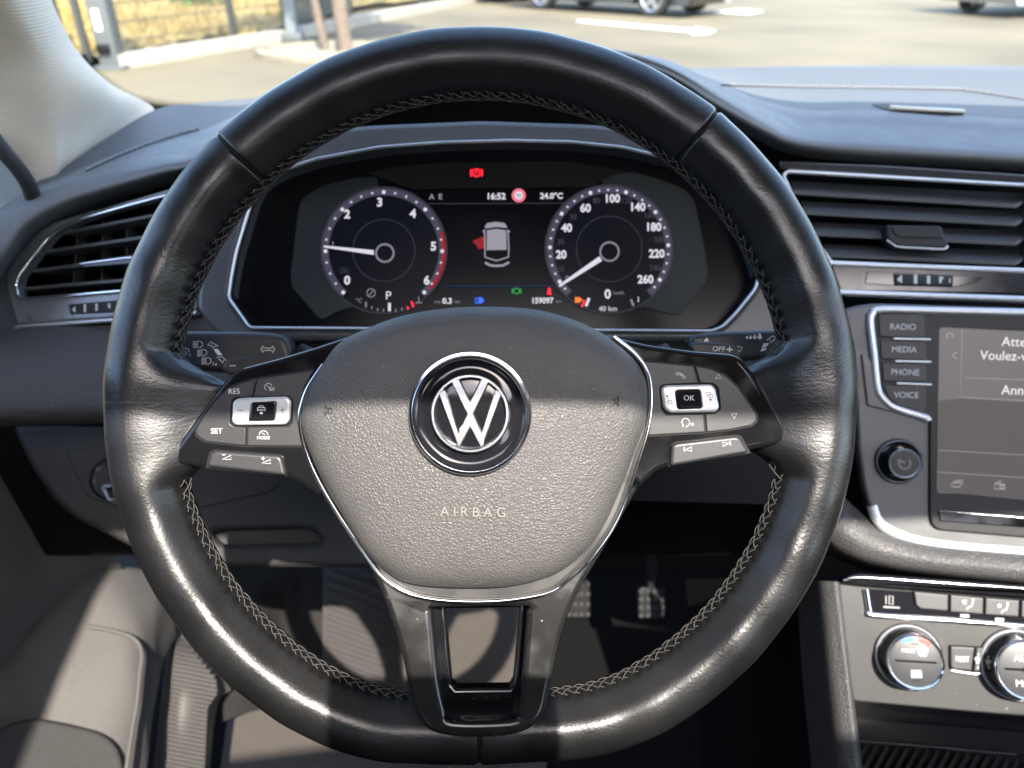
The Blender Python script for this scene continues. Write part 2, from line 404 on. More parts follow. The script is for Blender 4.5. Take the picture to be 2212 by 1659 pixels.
# steering wheel leather: smooth, worn, with fine creases running round the grip
def leather_mat():
    m, nt, out = nodes('wheel_leather'); N = nt.nodes.new
    b = N('ShaderNodeBsdfPrincipled'); lk(nt, b.outputs[0], out.inputs['Surface'])
    tc = N('ShaderNodeTexCoord'); co = tc.outputs['Object']; uv = tc.outputs['UV']
    n1 = N('ShaderNodeTexNoise'); n1.inputs['Scale'].default_value = 26; n1.inputs['Detail'].default_value = 5; lk(nt, co, n1.inputs['Vector'])
    cr = N('ShaderNodeMix'); cr.data_type = 'RGBA'; cr.inputs[6].default_value = (0.003, 0.003, 0.0032, 1); cr.inputs[7].default_value = (0.0075, 0.0072, 0.007, 1)
    lk(nt, n1.outputs[0], cr.inputs[0]); lk(nt, cr.outputs[2], b.inputs['Base Color'])
    mr = N('ShaderNodeMapRange'); mr.inputs[1].default_value = 0.3; mr.inputs[2].default_value = 0.7; mr.inputs[3].default_value = 0.28; mr.inputs[4].default_value = 0.43
    lk(nt, n1.outputs[0], mr.inputs[0]); lk(nt, mr.outputs[0], b.inputs['Roughness'])
    b.inputs['Specular IOR Level'].default_value = 0.6
    mp = N('ShaderNodeMapping'); mp.inputs['Scale'].default_value = (620, 34, 1); lk(nt, uv, mp.inputs['Vector'])
    n2 = N('ShaderNodeTexNoise'); n2.inputs['Scale'].default_value = 1.0; n2.inputs['Detail'].default_value = 4; n2.inputs['Roughness'].default_value = 0.6; n2.inputs['Distortion'].default_value = 0.4; lk(nt, mp.outputs[0], n2.inputs['Vector'])
    b1 = N('ShaderNodeBump'); b1.inputs['Strength'].default_value = 0.27; b1.inputs['Distance'].default_value = 0.0005; lk(nt, n2.outputs[0], b1.inputs['Height'])
    n3 = N('ShaderNodeTexVoronoi'); n3.inputs['Scale'].default_value = 850; lk(nt, co, n3.inputs['Vector'])
    b2 = N('ShaderNodeBump'); b2.inputs['Strength'].default_value = 0.28; b2.inputs['Distance'].default_value = 0.00015; lk(nt, n3.outputs['Distance'], b2.inputs['Height']); lk(nt, b1.outputs[0], b2.inputs['Normal'])
    n4 = N('ShaderNodeTexNoise'); n4.inputs['Scale'].default_value = 45; n4.inputs['Detail'].default_value = 3; lk(nt, co, n4.inputs['Vector'])
    b3 = N('ShaderNodeBump'); b3.inputs['Strength'].default_value = 0.08; b3.inputs['Distance'].default_value = 0.002; lk(nt, n4.outputs[0], b3.inputs['Height']); lk(nt, b2.outputs[0], b3.inputs['Normal'])
    lk(nt, b3.outputs[0], b.inputs['Normal'])
    return m
M['leather'] = leather_mat()
M['pad'] = pbr('airbag_pad', (0.056, 0.0535, 0.052), 0.50, grain=('cell', 600, 0.46, 0.00042), spec=0.42, rvar=0.05, dust=0.25)
M['thread'] = pbr('stitch_thread', (0.024, 0.0225, 0.020), 0.65)
M['gloss'] = pbr('piano_black', (0.006, 0.006, 0.007), 0.07, spec=0.4, scratch=0.10)
M['gloss_clean'] = pbr('gloss_black', (0.008, 0.008, 0.010), 0.10, spec=0.5)
M['button'] = pbr('button_plastic', (0.022, 0.022, 0.024), 0.42, grain=('noise', 2600, 0.10, 0.0002), spec=0.45)
M['chrome'] = pbr('chrome', (0.82, 0.83, 0.85), 0.09, metal=1.0)
M['satin'] = pbr('satin_chrome', (0.60, 0.61, 0.63), 0.32, metal=0.6)
M['dark_chrome'] = pbr('dark_chrome', (0.20, 0.20, 0.21), 0.16, metal=1.0, rvar=0.05)
M['shade_carpet'] = pbr('shade_carpet', (0.006, 0.006, 0.006), 0.95, spec=0.05, grain=('noise', 700, 0.9, 0.002))  # carpet blackened in colour to stand in for footwell shade
M['void'] = pbr('dark_void', (0.004, 0.004, 0.004), 0.8, spec=0.1)
M['groove'] = pbr('groove_black', (0.006, 0.006, 0.006), 0.6, spec=0.2)
M['ink'] = pbr('white_print', (0.50, 0.50, 0.50), 0.55)
M['ink_dim'] = pbr('grey_print', (0.18, 0.18, 0.18), 0.55)
M['ink_dark'] = pbr('dark_print', (0.02, 0.02, 0.022), 0.5)
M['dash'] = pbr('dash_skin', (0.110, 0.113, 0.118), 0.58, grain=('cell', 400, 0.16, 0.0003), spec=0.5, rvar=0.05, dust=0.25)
M['dash_top'] = pbr('dash_top_skin', (0.080, 0.083, 0.088), 0.62, grain=('weave', 150, 0.30, 0.0004, ('X', 'Y')), spec=0.25, dust=0.3)
M['dash_low'] = pbr('dash_lower_plastic', (0.019, 0.018, 0.017), 0.55, grain=('cell', 700, 0.35, 0.0003), spec=0.35, rvar=0.05)
M['plastic'] = pbr('black_plastic', (0.012, 0.012, 0.013), 0.48, grain=('noise', 1500, 0.15, 0.0003), spec=0.4)
M['slat'] = pbr('vent_slat', (0.062, 0.064, 0.068), 0.42, spec=0.45)
M['trim'] = pbr('satin_grey_trim', (0.165, 0.172, 0.182), 0.28, metal=0.25, rvar=0.01, grain=('noise', 900, 0.04, 0.0002))
M['trim_dark'] = pbr('dark_gloss_trim', (0.030, 0.029, 0.031), 0.15, spec=0.5, rvar=0.04)
M['console'] = pbr('brushed_graphite', (0.020, 0.020, 0.0195), 0.48, metal=0.0, spec=0.35, rvar=0.06, cvar=0.12, rscale=35, grain=('noise', 1400, 0.06, 0.0002), dust=0.4)
M['fabric'] = pbr('pillar_cloth', (0.50, 0.435, 0.335), 0.85, grain=('rib', 125, 0.35, 0.0006, 'Z'), sheen=0.3, spec=0.2)
M['roof_rear_dark'] = pbr('dark_roof_rear', (0.02, 0.022, 0.024), 0.3, spec=0.2)  # unseen rear roof, made dark so gloss trim reflects little
M['headliner'] = pbr('headliner_cloth', (0.62, 0.59, 0.52), 0.9, spec=0.2)
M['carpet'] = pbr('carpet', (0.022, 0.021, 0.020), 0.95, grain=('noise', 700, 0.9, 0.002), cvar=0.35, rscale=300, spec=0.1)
M['mat'] = pbr('floor_mat', (0.058, 0.051, 0.044), 0.92, grain=('noise', 500, 0.6, 0.0012), cvar=0.15, rscale=60, spec=0.15)
M['speaker'] = pbr('speaker_mesh', (0.026, 0.025, 0.024), 0.7, grain=('noise', 900, 1.0, 0.002), cvar=0.6, rscale=900)
M['door'] = pbr('door_plastic', (0.068, 0.064, 0.060), 0.6, grain=('cell', 420, 0.5, 0.0005), spec=0.3, cvar=0.15, rscale=900)
M['rib'] = pbr('ribbed_sill', (0.055, 0.052, 0.049), 0.55, spec=0.35)
M['pedal'] = pbr('shade_pedal_steel', (0.022, 0.022, 0.023), 0.55, metal=1.0)  # steel darkened in place of the shade around the pedals
M['rubber'] = pbr('rubber', (0.012, 0.012, 0.012), 0.7)
M['pad_text'] = pbr('embossed_letters', (0.15, 0.144, 0.135), 0.36, spec=0.5)
M['under'] = pbr('underdash_shade', (0.010, 0.010, 0.010), 0.7, spec=0.2)  # near-black colour replaces the shade below the dash and column
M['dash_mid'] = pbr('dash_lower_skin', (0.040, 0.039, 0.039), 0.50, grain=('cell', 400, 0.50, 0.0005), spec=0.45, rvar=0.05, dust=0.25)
M['gloss_worn'] = pbr('worn_gloss_black', (0.008, 0.008, 0.008), 0.20, spec=0.45, scratch=0.12, dust=0.3)
M['apron'] = pbr('dark_satin_apron', (0.10, 0.098, 0.096), 0.32, metal=0.7, rvar=0.06, dust=0.4)
M['emblem'] = pbr('emblem_chrome', (0.84, 0.86, 0.90), 0.215, metal=1.0)
M['surround'] = pbr('satin_graphite_surround', (0.115, 0.115, 0.115), 0.38, metal=0.25, rvar=0.05, grain=('noise', 1200, 0.05, 0.0002), dust=0.4)
M['collar'] = pbr('cluster_collar', (0.050, 0.053, 0.057), 0.36, spec=0.5)
M['foot'] = pbr('foot_rest_rubber', (0.030, 0.027, 0.025), 0.8)
# ================================================================== STEERING WHEEL
WP = Plane(1038, 870, 0.385)
wheel = thing('steering_wheel', 'black leather steering wheel with chrome-trimmed centre and two button pods', 'steering wheel', WP.w(0, 0, -0.06))
def ang_of(px, py):
    a = WP.uv(px, py); return math.atan2(a[1], a[0])
RC = 0.1872 - 0.0172
BOT = -math.pi / 2 + R(1.5)
def rim_r(phi):                            # centre line: a circle flattened at its foot
    c = math.cos(phi - BOT)
    flat = 0.1630 / max(c, 0.3)
    k = 0.004
    return -k * math.log(math.exp(-RC / k) + math.exp(-flat / k))
PROF = catmull(np.array([(17.2, -3), (16.2, 5), (12.2, 11.5), (5.5, 15.2), (-1.2, 15.9), (-5.8, 14.2), (-10.2, 9.6), (-14.4, 4.2), (-16.8, -1.5), (-15.6, -8), (-9.5, -13.5), (0, -15.8), (10, -13), (15.5, -9)]) * 0.001, 5, True)
def root_bump(phi):                        # leather spoke roots reaching in towards the hub
    e = 0.0
    for lo, hi, m in ((ang_of(372, 1000), ang_of(372, 812), 0.030), (ang_of(1705, 975), ang_of(1705, 790), 0.030)):
        if hi - lo > math.pi: lo += 2 * math.pi
        c = (lo + hi) / 2; h = abs(lo - hi) / 2
        dlt = abs((phi - c + math.pi) % (2 * math.pi) - math.pi)
        t = max(0.0, min(1.0, (h + 0.085 - dlt) / 0.13)); e = max(e, m * t * t * (3 - 2 * t))
    return e
SEAMS = [ang_of(520, 340), ang_of(1512, 288), ang_of(1037, 1620)]
phis = set(np.round(np.linspace(-math.pi, math.pi, 1100, endpoint=False), 6))
for s in SEAMS: phis |= set(np.round(s + np.linspace(-0.02, 0.02, 21), 6))
phis = np.array(sorted(phis))
def rim_point(phi, prho, pa, shrink=0.0):
    rc = rim_r(phi)
    b = root_bump(phi)
    rho = prho
    if prho < 0:
        f = prho / 0.0168; rho = prho + f * b; pa = pa * (1 - 0.45 * min(1, b / 0.03) * min(1, abs(f)) ** 1.5) - 0.004 * min(1, b / 0.03) * abs(f)
    return WP.w(math.cos(phi) * (rc + rho), math.sin(phi) * (rc + rho), pa)
n_t = len(PROF); V, Fc, UVs = [], [], []
for phi in phis:
    g = 0.0; swell = 0.0
    for s in SEAMS:
        dl = abs((phi - s + math.pi) % (2 * math.pi) - math.pi) * RC
        g = max(g, math.exp(-(dl / 0.0009) ** 2)); swell = max(swell, math.exp(-((dl - 0.0035) / 0.003) ** 2))
    wob = 0.00025 * math.sin(phi * 23) + 0.0002 * math.sin(phi * 41 + 1)
    k = 1 - 0.10 * g + 0.012 * swell
    pk = math.sin(phi * (RC - 0.016) / 0.0062 * math.pi) ** 2
    for j, (a, b) in enumerate(PROF):
        z = math.exp(-((a + 0.0158) / 0.0022) ** 2) * math.exp(-((b - 0.0005) / 0.0045) ** 2)   # leather puckered by the stitches
        V.append(rim_point(phi, a * k + z * (0.0011 - 0.0009 * pk), (b + wob) * k))
for i in range(len(phis)):
    i2 = (i + 1) % len(phis)
    for j in range(n_t):
        j2 = (j + 1) % n_t; Fc.append((i * n_t + j, i2 * n_t + j, i2 * n_t + j2, i * n_t + j2))
rim = mesh_obj('rim', V, Fc, M['leather'], wheel, 80, label='black leather-wrapped rim worn shiny in places')
uvl = rim.data.uv_layers.new(name='UV')
for poly in rim.data.polygons:
    for li in poly.loop_indices:
        vi = rim.data.loops[li].vertex_index; i, j = vi // n_t, vi % n_t
        uvl.data[li].uv = (phis[i] / 6.2832 + 0.5, j / n_t)
# seam cord pressed into the three joints
for s in SEAMS:
    q = [rim_point(s, a * 0.925, b * 0.925) for a, b in PROF]
    tube('seam_thread', q, 0.0006, M['groove'], rim, closed=True, seg=5)
# crossed hand stitching round the inside of the rim
def stitch_run(a0, a1):
    n = max(3, int(abs(a1 - a0) * (RC - 0.016) / 0.0062)); V, Fc = [], []
    up_i, lo_i = [], []
    def P3(phi, k):                        # k: 0 at the upper row of holes, 1 at the lower row
        a = (-0.0152 * (1 - k) + -0.0170 * k); b = (0.0028 * (1 - k) + -0.0018 * k)
        return rim_point(phi, a * 1.015, b)
    def seg(p, q, r=0.00034):
        p, q = np.array(p), np.array(q); m = (p + q) / 2; c = WP.w(0, 0, 0); out = (c - m); out /= np.linalg.norm(out)
        m = m + out * 0.0006; pts = catmull(np.array([p, m, q]), 3)
        base = len(V); N = len(pts)
        for i, x in enumerate(pts):
            t = pts[min(i + 1, N - 1)] - pts[max(i - 1, 0)]; t /= np.linalg.norm(t); u = np.cross(t, out); u /= np.linalg.norm(u); w = np.cross(u, t)
            for k2 in range(5):
                an = 2 * math.pi * k2 / 5; V.append(x + u * r * math.cos(an) + w * r * math.sin(an))
        for i in range(N - 1):
            for k2 in range(5):
                l = (k2 + 1) % 5; Fc.append((base + i * 5 + k2, base + i * 5 + l, base + (i + 1) * 5 + l, base + (i + 1) * 5 + k2))
    rnd = random.Random(3)
    for i in range(n):
        p0 = a0 + (a1 - a0) * i / n; p1 = a0 + (a1 - a0) * (i + 1) / n; j = rnd.uniform(-0.1, 0.1)
        seg(P3(p0, 0.05 + j), P3(p1, 0.95 + j)); seg(P3(p0, 0.9 - j), P3(p1, 0.1 - j))
        seg(P3(p0, 0.05 + j), P3(p0 + (p1 - p0) * 0.45, -0.12), 0.0003); seg(P3(p0 + (p1 - p0) * 0.1, 1.0), P3(p1, 0.95 + j), 0.0003)
    return mesh_obj('stitching', V, Fc, M['thread'], rim, 80)
TWO = 2 * math.pi
lo_l, hi_l = ang_of(385, 1040) , ang_of(372, 770)
lo_r, hi_r = ang_of(1695, 1010), ang_of(1700, 760)
stitch_run(hi_r, SEAMS[1]); stitch_run(SEAMS[1], SEAMS[0])
stitch_run(SEAMS[0], hi_l if hi_l > 0 else hi_l + TWO)
stitch_run(lo_l if lo_l > 0 else lo_l + TWO, TWO + ang_of(880, 1530)); stitch_run(ang_of(1190, 1515), lo_r)

# ---- gloss black spoke trims and lower spoke
SP = WP.off(0.006)
left_trim = P((757, 724), (680, 750), (600, 774), (520, 795), (500, 806), (470, 838), (420, 905), (362, 984), (361, 996), (372, 1003), (445, 1012), (620, 1033), (650, 1046), (690, 1075), (760, 1000), (790, 860))
right_trim = P((1305, 722), (1400, 744), (1500, 758), (1580, 764), (1602, 772), (1630, 806), (1662, 860), (1706, 940), (1709, 950), (1702, 958), (1630, 972), (1455, 1006), (1420, 1018), (1385, 1052), (1300, 1000), (1260, 860))
plate('spoke_trim', left_trim, SP, -0.012, 0.003, M['gloss'], wheel, bevel=0.0032, r=0.0018, res=4)
plate('spoke_trim', right_trim, SP, -0.012, 0.003, M['gloss'], wheel, bevel=0.0032, r=0.0018, res=4)
low_out = P((660, 1020), (700, 1060), (745, 1130), (790, 1210), (825, 1285), (848, 1350), (868, 1420), (885, 1500), (900, 1545), (925, 1578), (970, 1592), (1040, 1596), (1105, 1590), (1150, 1572), (1176, 1540), (1190, 1480), (1204, 1410), (1222, 1345), (1252, 1275), (1300, 1195), (1350, 1105), (1385, 1045), (1400, 1020), (1300, 960), (760, 960))
hole = B2((585, 640), (625, 622), (1165, 612), (1200, 650), (1192, 800), (1168, 1100), (1140, 1290), (1095, 1345), (725, 1350), (672, 1290), (628, 1080), (600, 800))
LSP = Plane(1038, 1270, 0.379, pitch=8.5)
plate('lower_spoke', low_out, LSP, -0.012, 0.0015, M['gloss_worn'], wheel, bevel=0.0030, sm=4, holes=[hole], res=4)
# liner walls inside the cut-out
liner_hole = B2((668, 628), (1152, 622), (1135, 850), (1112, 1100), (1085, 1138), (745, 1142), (712, 1110), (690, 900))
plate('cutout_liner', B2((545, 560), (1240, 560), (1190, 1390), (640, 1390)), LSP, -0.026, -0.0125, M['gloss'], wheel, bevel=0.002, holes=[liner_hole])
patch('cutout_slope', [[(958, 1548, .3690), (1000, 1556, .3685), (1040, 1557, .3685), (1080, 1555, .3685), (1108, 1546, .3690)], [(962, 1532, .3735), (1000, 1534, .3735), (1040, 1535, .3735), (1080, 1533, .3735), (1108, 1530, .3735)], [(966, 1512, .381), (1000, 1513, .381), (1040, 1513, .381), (1080, 1512, .381), (1110, 1510, .381)], [(970, 1488, .396), (1000, 1488, .396), (1040, 1488, .396), (1080, 1487, .396), (1112, 1486, .396)]], M['gloss'], wheel, nu=6, nv=6)
plate('hub_backing', P((740, 760), (1330, 760), (1370, 900), (1250, 1230), (1030, 1290), (820, 1240), (680, 930)), WP, -0.035, 0.0, M['plastic'], wheel, bevel=0.004, sm=4)
lathe('steering_column', WP.off(-0.20), 1030, 900, [(0.06, 0.0), (0.055, 0.05), (0.05, 0.16)], M['plastic'], wheel, seg=40)

# ---- lower apron between pad and chrome line
apron = P((660, 880), (664, 955), (690, 1030), (735, 1115), (795, 1203), (830, 1247), (878, 1277), (940, 1292), (1022, 1297), (1104, 1293), (1186, 1277), (1229, 1247), (1283, 1195), (1336, 1112), (1378, 986), (1396, 900), (1300, 800), (760, 800))
plate('apron', apron, SP, -0.004, 0.0045, M['apron'], wheel, bevel=0.002, sm=4)
# ---- chrome line
chrome_path = P((699, 788), (667, 836), (653, 873), (648, 906), (657, 960), (683, 1026), (730, 1108), (797, 1206), (830, 1249), (877, 1279), (937, 1294), (1020, 1299), (1104, 1295), (1187, 1279), (1230, 1249), (1284, 1196), (1337, 1112), (1380, 986), (1399, 920), (1405, 860), (1398, 806), (1374, 768), (1325, 728))
tube('chrome_line', on(SP, chrome_path, 0.0045, 8), (0.0013, 0.0016), M['chrome'], wheel, seg=12, up=WP.n)

# ---- airbag pad
pad_out = P((706, 786), (737, 745), (787, 716), (871, 685), (971, 668), (1071, 665), (1154, 671), (1221, 687), (1271, 707), (1317, 734), (1357, 767), (1381, 800), (1393, 838), (1391, 903), (1372, 960), (1341, 1040), (1310, 1112), (1277, 1166), (1237, 1206), (1187, 1236), (1104, 1256), (1020, 1260), (937, 1257), (880, 1247), (837, 1222), (797, 1183), (757, 1120), (716, 1050), (684, 985), (664, 925), (662, 885), (675, 835))
pad_prof = [(1.0, 0.004), (0.996, 0.0085), (0.988, 0.0120), (0.975, 0.0155), (0.955, 0.0186), (0.925, 0.0212), (0.88, 0.0235), (0.82, 0.0251), (0.7, 0.0266), (0.6, 0.0274), (0.5, 0.0279), (0.4, 0.0284), (0.3, 0.0287), (0.15, 0.0289)]
pad = dome('airbag_pad', pad_out, WP, pad_prof, M['pad'], wheel, centre=(1020, 940), label='grained charcoal airbag cover')
EP = WP.off(0.0288)
text('lettering', 'A I R B A G', EP, 1022, 1105, 21, M['pad_text'], pad, h=-0.0004, slope=0.02, sx=0.97, thick=0.0010, label='embossed AIRBAG lettering')
def horn(cx, cy, s):                       # bugle pressed into the cover
    st = [[(cx - 6 * s, cy + 12), (cx - 6 * s, cy - 12)], [(cx - 6 * s, cy - 12), (cx - 3 * s, cy - 4), (cx + 14 * s, cy - 3)],
          [(cx - 6 * s, cy + 12), (cx - 3 * s, cy + 4), (cx + 1 * s, cy + 4)], circ(cx + 5 * s, cy + 3, 5, 14), [(cx + 14 * s, cy - 4), (cx + 14 * s, cy + 1)]]
    marks('horn_symbol', EP, M['groove'], pad, st, wpx=1.6, h=-0.0031)
horn(708, 886, 1); horn(1330, 866, -1)

# ---- emblem
ec = (1016, 893)
EP = WP.off(0.0316)
sE = 0.385 - 0.0288
mpx = (0.385 - 0.03) / F
emb = lathe('emblem', EP, *ec, [(133 * mpx, -0.004), (133 * mpx, 0.0006), (131 * mpx, 0.0013), (126 * mpx, 0.0014), (123 * mpx, 0.0006), (121 * mpx, -0.0002)], M['chrome'], wheel, seg=96, label='round chrome emblem with the letters V over W')
lathe('emblem_bowl', EP, *ec, [(122 * mpx, 0.0002), (118 * mpx, -0.0008), (108 * mpx, -0.0016), (96 * mpx, -0.0016), (86 * mpx, -0.0006), (60 * mpx, 0.0002), (0.0001, 0.0004)], M['gloss_clean'], emb, seg=96)
lathe('emblem_ring', EP, *ec, [(86 * mpx, -0.001), (85 * mpx, 0.0016), (82 * mpx, 0.0026), (78 * mpx, 0.0026), (75 * mpx, 0.0016), (74 * mpx, -0.001)], M['emblem'], emb, seg=96)
EP2 = EP.off(0.0004)
def letter(name, pts, wpx):
    q = [(ec[0] + x, ec[1] + y) for x, y in pts]
    fp = EP2; base = np.array([fp.uv(*a) for a in q]); w = wpx * mpx
    left, rightp = [], []
    n = len(base)
    for i in range(n):
        t0 = base[i] - base[i - 1] if i else base[1] - base[0]; t1 = base[i + 1] - base[i] if i < n - 1 else t0
        t0 = t0 / np.linalg.norm(t0); t1 = t1 / np.linalg.norm(t1)
        n0 = np.array([-t0[1], t0[0]]); n1 = np.array([-t1[1], t1[0]]); m = n0 + n1; m = m / np.linalg.norm(m); k = w / 2 / max(0.35, m.dot(n0))
        left.append(base[i] + m * k); rightp.append(base[i] - m * k)
    c = fp.uv(*ec); lim = 80 * mpx
    loop = left + rightp[::-1]
    V, Fc = [], []; N = len(loop)
    ctr = []
    for a in loop:
        dlt = a - c; L = np.linalg.norm(dlt)
        if L > lim: a = c + dlt / L * lim
        ctr.append(a)
    # bevelled stroke: ridge line along the middle
    ridge = [(ctr[i] + ctr[N - 1 - i]) / 2 for i in range(n)]
    for a in ctr: V.append(fp.w(a[0], a[1], 0.0))
    for i, a in enumerate(ctr):
        rI = i if i < n else N - 1 - i; b = ridge[rI]; m = a + (b - a) * 0.28; V.append(fp.w(m[0], m[1], 0.0021))
    for i in range(N): j = (i + 1) % N; Fc.append((i, j, N + j, N + i))
    for i in range(n - 1): Fc.append((N + i, N + i + 1, 2 * N - 2 - i, 2 * N - 1 - i))
    return mesh_obj(name, V, Fc, M['emblem'], emb, 25)
letter('emblem_letter', [(-33, -73), (0, -6), (33, -73)], 20)
letter('emblem_letter', [(-63, -48), (-27, 66), (0, 8), (27, 66), (63, -48)], 20)

# ---- button pods
BP = SP.off(0.0030)
def pod(btns, frame, rocker, low):
    for q in btns: plate('button', q, BP, -0.0015, 0.0009, M['button'], wheel, bevel=0.0005, r=0.0016)
def left_pod():
    plate('pod_gasket', C6((985, 555), (1520, 475), (1400, 680), (1365, 900), (1428, 1215), (860, 1212), (490, 1172), (400, 1115), (392, 1055), (470, 905), (590, 745), (700, 650), (800, 605)), BP, -0.002, 0.0002, M['groove'], wheel, bevel=0.0001)
    b = plate('button', C6((968, 572), (800, 622), (700, 668), (600, 765), (480, 920), (405, 1055), (418, 1105), (500, 1158), (866, 1198), (872, 1025), (760, 1018), (722, 990), (735, 780), (770, 745), (925, 742)), BP, -0.0015, 0.0010, M['button'], wheel, bevel=0.0005, r=0.0006)
    text('lettering', 'RES', BP, *C6((762, 688))[0], 11.5, M['ink'], b, h=0.0011, slope=-0.02)
    text('lettering', 'SET', BP, *C6((600, 1058))[0], 11.5, M['ink'], b, h=0.0011, slope=-0.02)
    b = plate('button', C6((984, 572), (1500, 494), (1420, 650), (1388, 780), (1382, 900), (1395, 1020), (1420, 1202), (884, 1198), (890, 1025), (1270, 1020), (1302, 985), (1305, 770), (1280, 738), (942, 740)), BP, -0.0015, 0.0010, M['button'], wheel, bevel=0.0005, r=0.0006)
    c = C6((1082, 645))[0]
    text('lettering', '0/I', BP, *C6((1115, 668))[0], 8, M['ink'], b, h=0.0011)
    marks('cruise_symbol', BP, M['ink'], b, [circ(c[0], c[1] + 1, 8, 14, 10, 235), [(c[0] - 4, c[1] - 3), (c[0] + 3, c[1] + 3)]], wpx=1.1, h=0.0012)
    c = C6((1037, 1098))[0]
    marks('cruise_symbol', BP, M['ink'], b, [circ(c[0], c[1], 9.5, 14, 0, 180), [(c[0] - 4, c[1] - 5), (c[0] + 3, c[1] - 1)]], wpx=1.1, h=0.0012)
    text('lettering', 'MODE', BP, *C6((1036, 1122))[0], 7, M['ink'], b, h=0.0011)
    fr = plate('rocker', C6((745, 790), (790, 752), (1255, 735), (1295, 775), (1280, 960), (1240, 1002), (775, 1008), (735, 975)), BP, 0.0002, 0.0030, M['satin'], wheel, bevel=0.0014, r=0.0016, res=3, label='satin silver rocker with plus and minus')
    k = plate('rocker_key', C6((915, 790), (1150, 780), (1158, 800), (1138, 965), (895, 970), (890, 950)), BP, 0.0010, 0.0042, M['gloss_clean'], fr, bevel=0.0012, r=0.0014, res=3)
    x, y = C6((1016, 855))[0]
    marks('distance_symbol', BP, M['ink'], k, [[(x - 6, y - 3), (x - 4, y - 7), (x + 4, y - 7), (x + 6, y - 3)], [(x - 8, y - 3), (x + 8, y - 3)], [(x - 8, y + 2), (x + 8, y + 2)], [(x - 8, y - 3), (x - 8, y + 4)], [(x + 8, y - 3), (x + 8, y + 4)], [(x - 3, y + 7), (x + 3, y + 7)], [(x - 3, y + 10), (x + 3, y + 10)]], wpx=1.3, h=0.0044)
    marks('minus_mark', BP, M['ink_dark'], fr, [C6((795, 866), (850, 870))], wpx=1.6, h=0.0031)
    marks('plus_mark', BP, M['ink_dark'], fr, [C6((1190, 866), (1242, 862)), C6((1217, 840), (1214, 890))], wpx=1.6, h=0.0031)
    plate('pod_gasket', C6((492, 1405), (530, 1255), (570, 1230), (1190, 1276), (1222, 1308), (1262, 1485)), BP, -0.002, 0.0003, M['groove'], wheel, bevel=0.0001, r=0.0008)
    b = plate('volume_key', C6((502, 1395), (540, 1268), (582, 1243), (1178, 1288), (1208, 1316), (1248, 1480)), BP, -0.004, 0.0030, M['button'], wheel, bevel=0.0016, r=0.0020, res=3)
    x, y = C6((690, 1308))[0]
    marks('volume_down_symbol', BP, M['ink'], b, [[(x - 9, y + 4), (x + 10, y + 4), (x + 10, y - 5), (x - 9, y + 4)], [(x - 9, y - 6), (x - 2, y - 6)]], wpx=1.4, h=0.0031)
    x, y = C6((1060, 1342))[0]
    marks('volume_up_symbol', BP, M['ink'], b, [[(x - 9, y + 4), (x + 10, y + 5), (x + 10, y - 4), (x - 9, y + 4)], [(x - 10, y - 6), (x - 2, y - 6)], [(x - 6, y - 10), (x - 6, y - 2)]], wpx=1.4, h=0.0031)
